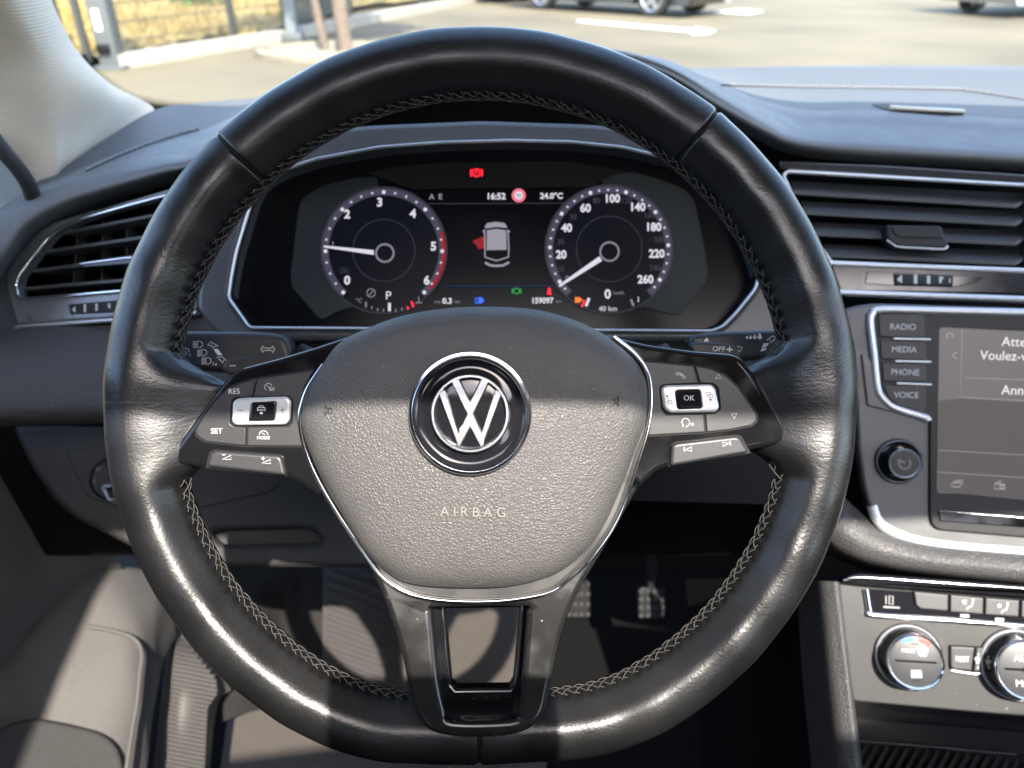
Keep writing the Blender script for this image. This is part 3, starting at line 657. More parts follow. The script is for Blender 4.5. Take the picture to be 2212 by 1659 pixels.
def right_pod():
    plate('pod_gasket', C7((270, 388), (800, 440), (960, 470), (1090, 530), (1210, 640), (1310, 790), (1388, 900), (1385, 975), (1330, 1020), (1120, 1062), (880, 1085), (345, 1118), (385, 900), (385, 700), (330, 500)), BP, -0.002, 0.0002, M['groove'], wheel, bevel=0.0001)
    b = plate('button', C7((300, 405), (782, 450), (828, 612), (500, 628), (472, 660), (490, 860), (530, 912), (880, 905), (892, 1070), (362, 1102), (392, 900), (392, 720), (358, 540)), BP, -0.0015, 0.0010, M['button'], wheel, bevel=0.0005, r=0.0006)
    x, y = C7((665, 540))[0]
    marks('phone_symbol', BP, M['ink'], b, [[(x - 11, y - 2), (x - 9, y - 6), (x - 2, y - 5), (x + 6, y), (x + 10, y + 5), (x + 8, y + 6), (x + 4, y + 5), (x + 4, y + 2), (x - 3, y - 2), (x - 5, y - 2), (x - 6, y + 0), (x - 11, y - 2)]], wpx=1.2, h=0.0012)
    x, y = C7((710, 985))[0]
    marks('voice_symbol', BP, M['ink'], b, [circ(x, y - 2, 8, 12, 20, 235), [(x + 8, y - 4), (x + 9, y + 1), (x + 7, y + 2), (x + 6, y + 6), (x + 2, y + 7), (x + 1, y + 10)], [(x - 6, y + 4), (x - 6, y + 9)], [(x + 12, y + 0), (x + 13, y + 2), (x + 12, y + 5)], [(x + 15, y - 1), (x + 17, y + 2), (x + 15, y + 6)]], wpx=1.1, h=0.0012)
    b = plate('button', C7((800, 452), (960, 482), (1085, 542), (1200, 650), (1300, 800), (1372, 905), (1368, 965), (1320, 1008), (1110, 1050), (908, 1070), (895, 903), (985, 898), (1035, 855), (1015, 660), (975, 620), (846, 612)), BP, -0.0015, 0.0010, M['button'], wheel, bevel=0.0005, r=0.0006)
    x, y = C7((1016, 550))[0]; marks('up_mark', BP, M['ink'], b, [[(x - 6, y + 4), (x, y - 5), (x + 6, y + 4), (x - 6, y + 4)]], wpx=1.2, h=0.0012)
    x, y = C7((1163, 918))[0]; marks('down_mark', BP, M['ink'], b, [[(x - 6, y - 4), (x + 6, y - 5), (x, y + 6), (x - 6, y - 4)]], wpx=1.2, h=0.0012)
    fr = plate('rocker', C7((482, 665), (525, 632), (950, 622), (990, 655), (1030, 840), (1000, 885), (560, 893), (505, 850)), BP, 0.0002, 0.0030, M['satin'], wheel, bevel=0.0014, r=0.0016, res=3, label='satin silver rocker around the OK key')
    k = plate('rocker_key', C7((612, 690), (640, 670), (845, 665), (862, 690), (880, 830), (860, 852), (650, 860), (632, 840)), BP, 0.0010, 0.0042, M['gloss_clean'], fr, bevel=0.0012, r=0.0012, res=3)
    text('lettering', 'OK', BP, *C7((742, 750))[0], 11.5, M['ink'], k, h=0.0044)
    for (cx, cy, ay) in ((548, 780, -46), (935, 722, 46)):
        x, y = C7((cx, cy))[0]; x2, y2 = C7((cx - 15 if ay < 0 else cx + 12, cy + ay))[0]; s = -1 if ay < 0 else 1
        marks('menu_symbol', BP, M['ink_dark'], fr, [[(x - 7, y - 5), (x + 2, y - 5), (x + 2, y + 2), (x - 7, y + 2), (x - 7, y - 5)], [(x - 2, y - 1), (x + 7, y - 1), (x + 7, y + 6), (x - 2, y + 6), (x - 2, y - 1)]], [[(x2 - 3 * s, y2 - 3), (x2 + 3 * s, y2), (x2 - 3 * s, y2 + 3)]], wpx=1.2, h=0.0031)
    plate('pod_gasket', C7((545, 1395), (570, 1185), (610, 1160), (1185, 1093), (1232, 1105), (1322, 1268)), BP, -0.002, 0.0003, M['groove'], wheel, bevel=0.0001, r=0.0008)
    b = plate('track_key', C7((566, 1392), (582, 1198), (622, 1172), (1180, 1106), (1222, 1118), (1306, 1262)), BP, -0.004, 0.0030, M['button'], wheel, bevel=0.0016, r=0.0020, res=3)
    x, y = C7((730, 1230))[0]; marks('previous_symbol', BP, M['ink'], b, [[(x + 8, y - 5), (x + 9, y + 4), (x - 5, y + 1), (x + 8, y - 5)], [(x - 8, y - 4), (x - 7, y + 5)]], wpx=1.4, h=0.0031)
    x, y = C7((1090, 1180))[0]; marks('next_symbol', BP, M['ink'], b, [[(x - 8, y - 4), (x - 7, y + 5), (x + 6, y - 1), (x - 8, y - 4)], [(x + 8, y - 6), (x + 9, y + 4)]], wpx=1.4, h=0.0031)
left_pod(); right_pod()
# ================================================================== DASHBOARD SKIN
dash = thing('dashboard', 'dark grey soft-touch dashboard with instrument hood and stitched seam', 'dashboard', pt(1106, 500, 0.75))
# columns from left to right: back edge, middle of the top, lip crest, lip foot, return under the lip
cols = [
 [(-260, 560, .60), (-200, 590, .575), (-140, 620, .560), (-120, 700, .556), (-110, 740, .60)],
 [(-90, 470, .61), (-70, 500, .585), (-40, 500, .566), (-36, 600, .562), (-30, 640, .60)],
 [(0, 440, .62), (2, 452, .60), (10, 458, .575), (10, 555, .572), (20, 575, .61)],
 [(79, 394, .63), (66, 412, .61), (62, 428, .582), (60, 490, .578), (70, 515, .62)],
 [(123, 371, .645), (130, 385, .625), (140, 399, .590), (140, 444, .588), (150, 470, .63)],
 [(207, 316, .675), (220, 345, .645), (234, 375, .602), (240, 411, .600), (245, 435, .645)],
 [(333, 238, .79), (340, 300, .69), (350, 350, .615), (352, 378, .613), (356, 400, .655)],
 [(433, 222, .83), (425, 285, .71), (418, 336, .622), (412, 362, .620), (416, 380, .665)],
 [(567, 209, .88), (530, 240, .75), (505, 268, .630), (498, 300, .628), (500, 325, .675)],
 [(660, 190, .92), (640, 190, .76), (620, 188, .632), (612, 222, .630), (615, 250, .68)],
 [(780, 165, .95), (770, 152, .76), (760, 136, .634), (758, 165, .630), (760, 205, .69)],
 [(1040, 150, .98), (1040, 122, .76), (1040, 98, .632), (1040, 132, .630), (1040, 185, .70)],
 [(1280, 146, 1.0), (1290, 122, .76), (1300, 104, .630), (1290, 138, .628), (1285, 190, .69)],
 [(1400, 145, 1.02), (1420, 124, .76), (1440, 140, .630), (1430, 162, .628), (1425, 200, .68)],
 [(1500, 147, 1.03), (1540, 172, .77), (1560, 208, .645), (1545, 232, .640), (1540, 255, .68)],
 [(1600, 145, 1.05), (1640, 215, .775), (1655, 262, .672), (1645, 287, .665), (1640, 305, .69)],
 [(1700, 143, 1.06), (1745, 238, .765), (1725, 291, .683), (1720, 318, .676), (1718, 335, .70)],
 [(1850, 141, 1.07), (1860, 238, .76), (1850, 300, .684), (1850, 334, .677), (1850, 350, .70)],
 [(2050, 141, 1.07), (2050, 248, .752), (2040, 311, .680), (2040, 345, .673), (2040, 362, .70)],
 [(2250, 143, 1.06), (2250, 262, .742), (2250, 323, .674), (2250, 358, .667), (2250, 375, .69)],
 [(2600, 150, 1.03), (2600, 290, .72), (2600, 345, .66), (2600, 385, .653), (2600, 402, .68)]]
rows = [[c[0] for c in cols], [tuple(0.45 * a + 0.55 * b for a, b in zip(c[0], c[1])) for c in cols], [c[1] for c in cols], [tuple(0.5 * a + 0.5 * b for a, b in zip(c[1], c[2])) for c in cols], [c[2] for c in cols],
        [(0.55 * c[2][0] + 0.45 * c[3][0], 0.55 * c[2][1] + 0.45 * c[3][1], min(c[2][2], c[3][2]) - 0.004) for c in cols], [c[3] for c in cols], [c[4] for c in cols]]
top_pad = patch('top_pad', rows, M['dash'], dash, nu=6, nv=6)
top_pad.data.materials.append(M['dash_top'])
nrow = 6 * (len(cols) - 1)
for p in top_pad.data.polygons:
    if p.index // nrow < 12: p.material_index = 1
def seam(name, pts, pitch, r, mat, lift=0.0006):
    """row of short stitches laid on the dash skin"""
    q = drape(top_pad, pts, 10, lift=lift)
    L = np.concatenate([[0], np.cumsum(np.linalg.norm(np.diff(q, axis=0), axis=1))]); n = int(L[-1] / pitch); V, Fc = [], []
    for i in range(n):
        a = (i + 0.10) / n * L[-1]; b = (i + 0.86) / n * L[-1]
        p0 = np.array([np.interp(a, L, q[:, k]) for k in range(3)]); p1 = np.array([np.interp(b, L, q[:, k]) for k in range(3)]); m = (p0 + p1) / 2 + np.array([0, 0, r])
        t = p1 - p0; s = np.cross(t, [0, 0, 1]); s = s / np.linalg.norm(s) * r; base = len(V)
        for x in (p0, m, p1): V += [x + s, x + np.array([0, 0, r]), x - s, x - np.array([0, 0, r])]
        for j in range(2):
            for k in range(4): Fc.append((base + j * 4 + k, base + j * 4 + (k + 1) % 4, base + j * 4 + 4 + (k + 1) % 4, base + j * 4 + 4 + k))
    return tag(mesh_obj(name, V, Fc, mat, dash, 80), kind='stuff')
M['seam'] = pbr('pale_seam', (0.20, 0.195, 0.185), 0.6)
sl = A3((250, 556), (700, 566), (1200, 574), (1700, 582), (1850, 592), (2050, 622), (2212, 648), (2500, 700))
tube('seam_groove', drape(top_pad, sl, 8, lift=-0.0002), 0.0008, M['groove'], dash, seg=6)
seam('seam_stitching', sl, 0.0075, 0.0008, M['seam'], 0.0012)
sl2 = A1((560, 1112), (760, 1020), (950, 945), (1150, 880), (1290, 842))
tube('seam_groove', drape(top_pad, sl2, 8, lift=-0.0002), 0.0006, M['groove'], dash, seg=6)
seam('seam_stitching', sl2, 0.0060, 0.0010, M['seam'], 0.0012)
def draped_plate(name, pts, mat, lift, parent):
    q = drape(top_pad, pts, smooth=False, lift=lift); q2 = drape(top_pad, pts, smooth=False, lift=-0.002); n = len(q)
    return mesh_obj(name, list(q) + list(q2), [tuple(range(n))] + [(i, n + i, n + (i + 1) % n, (i + 1) % n) for i in range(n)], mat, parent)
draped_plate('sensor_slot', A3((1228, 682), (1300, 678), (1760, 716), (1818, 748), (1700, 752), (1420, 728), (1290, 708)), M['groove'], 0.001, dash)
tube('sensor_slot_lip', drape(top_pad, A3((1340, 716), (1560, 730), (1812, 742)), 6, lift=0.003), (0.0045, 0.002), pbr('slot_lip', (0.42, 0.38, 0.30), 0.4), dash, seg=8, up=(0, 0, 1))
# ================================================================== INSTRUMENT CLUSTER
CP = Plane(1070, 520, 0.56, pitch=4)
clus = thing('instrument_cluster', 'digital instrument cluster with two round dials in chrome-edged frame', 'instrument cluster', CP.w(0, -0.1, -0.05))
bez = P((540, 708), (494, 643), (500, 600), (510, 547), (530, 480), (548, 422), (565, 394), (603, 370), (685, 343), (821, 318), (950, 308), (1097, 304), (1234, 307), (1343, 318), (1457, 345), (1530, 372), (1570, 412), (1595, 470), (1618, 534), (1634, 576), (1639, 598), (1630, 626), (1588, 678), (1560, 706), (1536, 715))
def inset(pts, k, c=(1070, 520)): return [(c[0] + (x - c[0]) * k, c[1] + (y - c[1]) * k) for x, y in pts]
big = inset(bez, 1.0)
# surround: wide dark collar around the frame
collar_out = P((480, 735), (425, 672), (424, 640), (440, 560), (475, 440), (520, 340), (610, 290), (800, 268), (1040, 258), (1280, 266), (1450, 285), (1560, 330), (1640, 420), (1690, 560), (1700, 640), (1690, 712), (1650, 735))
plate('collar', collar_out, CP, -0.035, -0.004, M['collar'], clus, bevel=0.004, r=0.01, holes=[big])
tube('chrome_edge', np.array([CP.off(-0.002).hit(*a) for a in rounded(bez, 9)]), (0.0011, 0.0020), M['satin'], clus, closed=True, seg=10, up=CP.n)
# recessed walls and screen glass
SPL = CP.off(-0.022)
inner = rounded(bez, 9); A = [CP.off(-0.003).hit(*a) for a in inset(inner, 0.992)]; B = [SPL.hit(*a) for a in inset(inner, 0.972)]
n = len(A); mesh_obj('inner_wall', A + B, [(i, (i + 1) % n, n + (i + 1) % n, n + i) for i in range(n)], M['gloss_clean'], clus)
scr = plate('display_glass', [tuple(a) for a in inset(inner, 0.985)], SPL, -0.008, 0.0, pbr('display_black', (0.003, 0.003, 0.004), 0.25, spec=0.15), clus, bevel=0.0004, label='black display glass')
M['lobe'] = pbr('dial_surround', (0.011, 0.014, 0.013), 0.5, spec=0.3)
plate('dial_surround', C4((555, 520), (600, 450), (750, 360), (1000, 300), (1180, 290), (1300, 1360), (1000, 1325), (880, 1350), (745, 1425), (700, 1400), (500, 1165), (490, 1080)), SPL, 0.0001, 0.0012, M['lobe'], clus, bevel=0.0005, r=0.004)
plate('dial_surround', C5((850, 290), (1080, 250), (1300, 310), (1500, 390), (1580, 480), (1640, 760), (1690, 1040), (1670, 1130), (1480, 1370), (1420, 1390), (1200, 1330), (800, 1360)), SPL, 0.0001, 0.0012, M['lobe'], clus, bevel=0.0005, r=0.004)
plate('warning_strip', D6((405, 108), (540, 82), (800, 55), (1500, 48), (1810, 100), (1640, 175), (1560, 188), (680, 200), (600, 185)), SPL, 0.0002, 0.0014, pbr('strip_glass', (0.010, 0.010, 0.009), 0.16, spec=0.3), clus, bevel=0.0003, r=0.002)
DS = SPL.off(0.0017)
E = {k: emit('display_' + k, c, s) for k, c, s in (('white', (0.85, 0.82, 0.92), 0.125), ('grey', (0.5, 0.48, 0.56), 0.07), ('dim', (0.4, 0.4, 0.5), 0.022), ('band', (0.32, 0.30, 0.48), 0.028), ('band2', (0.3, 0.3, 0.42), 0.016), ('face', (0.05, 0.06, 0.12), 0.004),
     ('red', (1, 0.02, 0.04), 0.28), ('darkred', (0.8, 0.03, 0.05), 0.055), ('blue', (0.05, 0.16, 1), 0.16), ('green', (0.05, 0.7, 0.15), 0.06), ('orange', (1, 0.25, 0.03), 0.14), ('line', (0.08, 0.2, 0.8), 0.018), ('car', (0.62, 0.58, 0.70), 0.075), ('carD', (0.35, 0.33, 0.42), 0.03), ('pink', (1, 0.22, 0.30), 0.13))}
def dial(name, cx, cy, r, a0, a1, nmaj, sub, nums, label):
    g = lathe(name, SPL, cx, cy, [(r * 0.583 / F, 0.0012), (r * 0.583 / F, 0.0018), (0.0001, 0.0018)], E['face'], clus, seg=64, label=label)
    return g
def pol(cx, cy, r, deg): return (cx + r * math.cos(R(deg)), cy - r * math.sin(R(deg)))
def ringband(name, cx, cy, r0, r1, a0, a1, mat, par, h, n=60):
    q0 = circ(cx, cy, r0, n, a0, a1); q1 = circ(cx, cy, r1, n, a0, a1); fp = DS.off(h)
    V = [fp.hit(*a) for a in q0] + [fp.hit(*a) for a in q1]; m = len(q0)
    return mesh_obj(name, V, [(i, i + 1, m + i + 1, m + i) for i in range(m - 1)], mat, par)
# tachometer
tc_, tr = (829, 541), 136
tach = dial('tachometer', *tc_, tr, 0, 0, 0, 0, 0, 'rev counter with needle at one')
ringband('scale_band', *tc_, tr - 17, tr - 2, -48, 228, E['band'], tach, 0.0004)
ringband('outer_ring', *tc_, tr - 1, tr + 2, 0, 360, E['band2'], tach, 0.0004)
ringband('inner_ring', *tc_, 66, 68, 0, 360, E['band2'], tach, 0.0004)
ringband('red_zone', *tc_, tr - 10, tr - 2, -40, 18, E['darkred'], tach, 0.0006)
fl = []
for i in range(25):
    a = 226 - i * (272 / 24); x, y = pol(*tc_, tr - 10, a); fl.append(disc(x, y, 4.2 if i % 4 == 0 else 2.4, 10))
marks('scale_dots', DS, E['white'], tach, fills=fl, h=0.0008)
for s, (cx, cy) in zip('023456', D6((300, 695), (300, 335), (477, 270), (658, 332), (770, 510), (733, 695))):
    text('numeral', s, DS, cx, cy, 18, E['white'], tach, h=0.0008, bold=0.0003)
text('numeral', '1', DS, *D6((222, 500))[0], 13, E['grey'], tach, h=0.0008)
text('lettering', '1/min', DS, *D6((278, 632))[0], 6, E['dim'], tach, h=0.0008); text('lettering', 'x1000', DS, *D6((284, 650))[0], 6, E['dim'], tach, h=0.0008)
nx, ny = D6((445, 545))[0]; tx, ty = D6((172, 512))[0]
marks('needle', DS, E['white'], tach, fills=[[(tx, ty - 2), (tx, ty + 2), (nx, ny + 5), (nx, ny - 5)]], h=0.0012)
cxy = D6((505, 548))[0]
ringband('needle_hub', cxy[0], cxy[1], 17, 21, 0, 360, E['grey'], tach, 0.0012)
x, y = D6((430, 765))[0]
marks('engine_stop_symbol', DS, E['grey'], tach, [circ(x, y, 9, 16), [(x - 6, y + 7), (x + 6, y - 7)]], wpx=2, h=0.0010)
text('lettering', 'P', DS, *D6((524, 778))[0], 18, E['white'], tach, h=0.0010)
text('lettering', '°C', DS, *D6((364, 806))[0], 9, E['grey'], tach, h=0.0010)
tk = []
for i, (x, y) in enumerate(D6((402, 828), (434, 845), (466, 856), (498, 860), (565, 860), (598, 852))): tk.append(([(x, y - (6 if i == 0 else 3)), (x, y + (6 if i == 0 else 3))], 3.5 if i == 0 else 2.5))
marks('temperature_ticks', DS, E['grey'], tach, tk, h=0.0010)
x, y = D6((530, 842))[0]; marks('temperature_bar', DS, E['white'], tach, [([(x, y - 9), (x, y + 9)], 6)], h=0.0011)
(x, y), (x2, y2) = D6((655, 826), (630, 846)); marks('temperature_limit', DS, E['red'], tach, [([(x - 2, y - 6), (x + 2, y + 6)], 4), ([(x2 - 1, y2 - 3), (x2 + 1, y2 + 3)], 3)], h=0.0011)
x, y = D6((690, 806))[0]; marks('coolant_symbol', DS, E['grey'], tach, [[(x, y - 8), (x, y + 4)], [(x - 8, y + 5), (x + 8, y + 5)]], wpx=2, h=0.0011)
# speedometer
sc_, sr = (1316, 538), 138
spd = dial('speedometer', *sc_, sr, 0, 0, 0, 0, 0, 'speedometer with needle at zero')
ringband('scale_band', *sc_, sr - 17, sr - 2, -48, 228, E['band'], spd, 0.0004)
ringband('outer_ring', *sc_, sr - 1, sr + 2, 0, 360, E['band2'], spd, 0.0004)
ringband('inner_ring', *sc_, 70, 72, 0, 360, E['band2'], spd, 0.0004)
fl = []
for i in range(31):
    a = 222 - i * (262 / 30); x, y = pol(*sc_, sr - 10, a); fl.append(disc(x, y, 4.2 if i % 4 == 1 else 2.4, 10))
marks('scale_dots', DS, E['white'], spd, fills=fl, h=0.0008)
for s, c in (('20', (1465, 555)), ('40', (1495, 410)), ('60', (1597, 302)), ('100', (1742, 250)), ('140', (1880, 296)), ('180', (1967, 405)), ('220', (1985, 550)), ('260', (1924, 690))):
    text('numeral', s, DS, *D6(c)[0], 17, E['white'], spd, h=0.0008, sx=0.92, bold=0.0003)
for s, c in (('10', (1462, 636)), ('30', (1462, 486)), ('50', (1530, 350)), ('80', (1657, 262)), ('120', (1820, 262)), ('160', (1942, 342)), ('200', (1998, 474)), ('240', (1975, 627))):
    text('numeral', s, DS, *D6(c)[0], 12, E['dim'], spd, h=0.0008, sx=0.92)
text('numeral', '0', DS, *D6((1497, 685))[0], 12, E['grey'], spd, h=0.0008)
(nx, ny), (tx, ty) = D6((1680, 578), (1452, 728))
marks('needle', DS, E['white'], spd, fills=[[(tx - 1, ty - 2), (tx + 2, ty + 2), (nx + 3, ny + 5), (nx - 3, ny - 5)]], h=0.0012)
cxy = D6((1728, 540))[0]; ringband('needle_hub', cxy[0], cxy[1], 18, 22, 0, 360, E['grey'], spd, 0.0012)
text('lettering', '0', DS, *D6((1718, 770))[0], 19, E['white'], spd, h=0.0010, bold=0.0003); text('lettering', 'km/h', DS, *D6((1778, 764))[0], 8, E['grey'], spd, h=0.0010)
text('lettering', '40 km', DS, *D6((1720, 850))[0], 11, E['white'], spd, h=0.0010)
x, y = D6((1560, 803))[0]; marks('fuel_symbol', DS, E['orange'], spd, fills=[[(x - 8, y - 6), (x + 2, y - 6), (x + 9, y), (x + 2, y + 6), (x - 8, y + 6)]], h=0.0010)
(x, y), (x2, y2) = D6((1585, 822), (1610, 815)); marks('fuel_low_bar', DS, E['red'], spd, [([(x + 3, y - 7), (x - 3, y + 7)], 4)], h=0.0010); marks('fuel_bar', DS, E['white'], spd, [([(x2 + 3, y2 - 9), (x2 - 4, y2 + 9)], 6)], h=0.0011)
x, y = D6((1852, 818))[0]; marks('fuel_tick', DS, E['grey'], spd, [([(x - 3, y - 7), (x + 3, y + 7)], 5)], h=0.0010); text('lettering', '1', DS, *D6((1885, 800))[0], 12, E['white'], spd, h=0.0010)
# centre field
text('lettering', 'A  E', DS, *D6((782, 240))[0], 11, E['grey'], clus, h=0.0008, bold=0.0002)
text('clock', '16:52', DS, *D6((1110, 238))[0], 13, E['white'], clus, h=0.0008, bold=0.0002)
text('temperature', '24.0°C', DS, *D6((1412, 236))[0], 12, E['white'], clus, h=0.0008, bold=0.0002)
x, y = D6((1234, 234))[0]
ringband('speed_limit_sign', x, y, 9, 15, 0, 360, E['pink'], clus, 0.0008, 24); ringband('speed_limit_face', x, y, 0.1, 9, 0, 360, E['white'], clus, 0.0008, 24); text('lettering', '90', DS, x, y, 7, E['carD'], clus, h=0.0010)
marks('divider_line', DS, E['dim'], clus, [([D6((735, 280))[0], D6((1490, 276))[0]], 1.2)], h=0.0006)
marks('divider_line', DS, E['line'], clus, [([D6((812, 730))[0], D6((1440, 728))[0]], 1.8)], h=0.0006)
car_icon = marks('car_picture', DS, E['car'], clus, fills=[D6((1050, 402), (1062, 385), (1110, 378), (1155, 384), (1170, 402), (1170, 412), (1112, 406), (1052, 414)), D6((1060, 424), (1112, 416), (1165, 424), (1168, 530), (1060, 532))], h=0.0008, label='small top view of a grey car with its front left door open')
marks('car_outline', DS, E['car'], car_icon, [([*D6((1048, 420), (1050, 520), (1050, 570), (1112, 590), (1178, 570), (1180, 520), (1174, 420))], 3), ([*D6((1050, 600), (1080, 615), (1112, 618), (1150, 615), (1182, 598))], 5), ([*D6((1038, 432), (1050, 428))], 4), ([*D6((1172, 428), (1186, 432))], 4)], h=0.0009)
marks('open_door_mark', DS, E['darkred'], car_icon, fills=[D6((980, 482), (1040, 458), (1046, 478), (1048, 520), (1015, 528), (1000, 500))], h=0.0008)
x, y = D6((1004, 111))[0]
marks('park_brake_lamp', DS, E['red'], clus, [(circ(x, y, 8, 16), 3), ([(x - 11, y - 8), (x - 13, y), (x - 11, y + 8)], 3), ([(x + 11, y - 8), (x + 13, y), (x + 11, y + 8)], 3)], h=0.0006); text('lettering', 'P', DS, x, y, 9, E['red'], clus, h=0.0007)
text('lettering', 'trip', DS, *D6((792, 812))[0], 7, E['grey'], clus, h=0.0008); text('lettering', '0.3', DS, *D6((845, 808))[0], 12, E['white'], clus, h=0.0008, bold=0.0002); text('lettering', 'km', DS, *D6((900, 812))[0], 7, E['grey'], clus, h=0.0008)
text('lettering', '159097', DS, *D6((1362, 806))[0], 12, E['white'], clus, h=0.0008, sx=0.92, bold=0.0002); text('lettering', 'km', DS, *D6((1450, 810))[0], 7, E['grey'], clus, h=0.0008)
x, y = D6((1020, 806))[0]
marks('headlamp_symbol', DS, E['blue'], clus, [([(x - 10, y - 5), (x - 3, y - 5)], 2), ([(x - 10, y - 1), (x - 3, y - 1)], 2), ([(x - 10, y + 3), (x - 3, y + 3)], 2), ([(x - 10, y + 6), (x - 3, y + 6)], 2)], [[(x - 2, y - 7), (x + 4, y - 7), (x + 9, y - 3), (x + 10, y), (x + 9, y + 3), (x + 4, y + 7), (x - 2, y + 7)]], h=0.0008)
x, y = D6((1222, 755))[0]; marks('brake_hold_symbol', DS, E['green'], clus, [(circ(x, y, 6, 14), 3), ([(x - 9, y - 6), (x - 9, y + 6)], 3), ([(x + 9, y - 6), (x + 9, y + 6)], 3)], h=0.0008)
x, y = D6((1400, 756))[0]; marks('seat_belt_symbol', DS, E['red'], clus, fills=[disc(x, y - 5, 3, 10), [(x - 5, y + 7), (x - 3, y - 2), (x + 3, y - 2), (x + 5, y + 7)]], h=0.0008)

# ================================================================== STALKS
TP = Plane(500, 750, 0.435)
st = thing('turn_signal_stalk', 'black turn signal stalk printed with headlamp symbols, left of column', 'stalk', TP.w(0, 0, -0.01))
top = C6((190, 210), (205, 160), (240, 125), (960, 130), (1160, 150), (1240, 180), (1280, 250), (1320, 420), (1200, 520), (700, 520), (400, 500), (230, 430), (180, 330))
plate('lever', top, TP, -0.016, 0.0, M['plastic'], st, bevel=0.004, r=0.008, res=4)
low = plate('cruise_switch', C6((640, 480), (690, 400), (760, 372), (1150, 348), (1300, 420), (1200, 520), (700, 540)), TP, 0.0002, 0.004, M['plastic'], st, bevel=0.0018, r=0.004, res=3)
marks('switch_mark', TP, M['ink'], low, [C6((720, 452), (780, 448))], wpx=2, h=0.0042)
def headlamp(cx, cy, slant):
    x, y = C6((cx, cy))[0]
    s = [[(x - 1, y - 7), (x + 4, y - 7), (x + 9, y - 4), (x + 10, y), (x + 9, y + 4), (x + 4, y + 7), (x - 1, y + 7), (x - 1, y - 7)]]
    return s + [[(x - 11, y - 6 + k * 3.1 + slant), (x - 3, y - 6 + k * 3.1)] for k in range(5)]
s = headlamp(425, 252, 0) + headlamp(465, 328, 2) + headlamp(505, 405, 0)
s += [C6((515, 262), (545, 228), (615, 268), (585, 266), (570, 284), (545, 258), (515, 262)), C6((600, 372), (650, 366), (690, 400), (665, 398), (660, 425), (630, 395), (600, 372))]
s += [C6((1012, 296), (1035, 262), (1035, 282), (1075, 284), (1075, 308), (1035, 308), (1035, 326), (1012, 296)), C6((1142, 298), (1118, 264), (1118, 282), (1088, 284), (1088, 308), (1118, 310), (1118, 330), (1142, 298))]
s += [C6((262, 300), (270, 285), (310, 285), (322, 302)), C6((258, 322), (262, 345), (320, 345), (325, 322), (258, 322)), C6((250, 290), (240, 320)), C6((240, 330), (230, 360)), C6((335, 290), (345, 320)), C6((345, 330), (352, 360))]
marks('stalk_symbols', TP, M['ink'], st, s, [C6((570, 295), (610, 293), (655, 352), (610, 352))], wpx=1.6, h=0.0003)
text('lettering', '1x', TP, *C6((580, 432))[0], 8, M['ink'], st, h=0.0003)
tube('stalk_arm', [pt(640, 780, 0.44), pt(800, 850, 0.47), pt(950, 900, 0.50)], 0.011, M['plastic'], st, seg=14)
TQ = Plane(1590, 750, 0.435)
st2 = thing('wiper_stalk', 'black wiper stalk printed OFF with rain drop symbols, right of column', 'stalk', TQ.w(0, 0, -0.01))
plate('lever', C7((735, 235), (760, 180), (820, 150), (1000, 130), (1620, 108), (1660, 150), (1650, 330), (1560, 380), (1200, 420), (900, 380)), TQ, -0.016, 0.0, M['plastic'], st2, bevel=0.004, r=0.008, res=4)
low = plate('menu_switch', C7((720, 235), (880, 228), (1110, 240), (1160, 262), (1225, 330), (1200, 380), (800, 380)), TQ, 0.0002, 0.004, M['plastic'], st2, bevel=0.0018, r=0.004, res=3)
text('lettering', 'OFF', TQ, *C7((1020, 292))[0], 11, M['ink'], low, h=0.0042, slope=0.03); marks('plus_mark', TQ, M['ink'], low, [C7((1092, 298), (1150, 300)), C7((1122, 272), (1120, 322))], wpx=2.4, h=0.0042)
text('lettering', 'TRIP', TQ, *C7((832, 214))[0], 5, M['ink_dim'], st2, h=0.0003, sx=1.4)
dr = []
for cx, cy, k in ((1283, 186, 3), (1316, 184, 3.6), (1355, 180, 4.4), (1402, 176, 5.6)):
    x, y = C7((cx, cy))[0]; dr.append([(x, y - k * 1.4)] + [pol(x, y + k * 0.3, k * 0.9, a) for a in (130, 170, 210, 250, 290, 330, 10, 50)])
dr += [C7((880, 225), (905, 188), (930, 222)), C7((1440, 240), (1492, 240), (1462, 275), (1420, 280)), C7((1425, 285), (1470, 285), (1445, 310), (1405, 316))]
marks('wiper_symbols', TQ, M['ink'], st2, [C7((1465, 212), (1525, 172), (1555, 190), (1530, 215), (1500, 235), (1500, 212), (1465, 212)), C7((1190, 270), (1240, 280), (1215, 320), (1200, 300))], dr, wpx=1.6, h=0.0003)
tube('stalk_arm', [pt(1450, 780, 0.44), pt(1250, 850, 0.47), pt(1120, 900, 0.50)], 0.011, M['plastic'], st2, seg=14)
# ================================================================== LEFT VENT
LV = Plane(230, 560, 0.605, yaw=-6)
lv = thing('side_air_vent', 'angular driver side air vent in satin grey trim at far left', 'air vent', LV.w(0, -0.06, -0.02))
vent_hole = D1((150, 1235), (172, 1165), (310, 975), (460, 795), (570, 708), (810, 606), (1210, 494), (1550, 404), (1700, 360), (1690, 900), (1640, 1250), (1110, 1296), (215, 1372), (170, 1340))
plate('trim_panel', D1((8, 1210), (30, 1145), (130, 985), (260, 822), (360, 722), (480, 650), (800, 556), (1300, 418), (1700, 300), (1720, 1100), (1790, 1265), (1830, 1390), (1838, 1478), (1640, 1493), (1040, 1552), (92, 1612), (50, 1480)), LV, -0.012, 0.0, M['trim'], lv, bevel=0.0025, r=0.004, holes=[vent_hole], res=3)
tube('chrome_frame', np.array([LV.off(0.0004).hit(*a) for a in rounded(vent_hole, 6)]), (0.0016, 0.0018), M['chrome'], lv, closed=True, seg=10, up=LV.n)
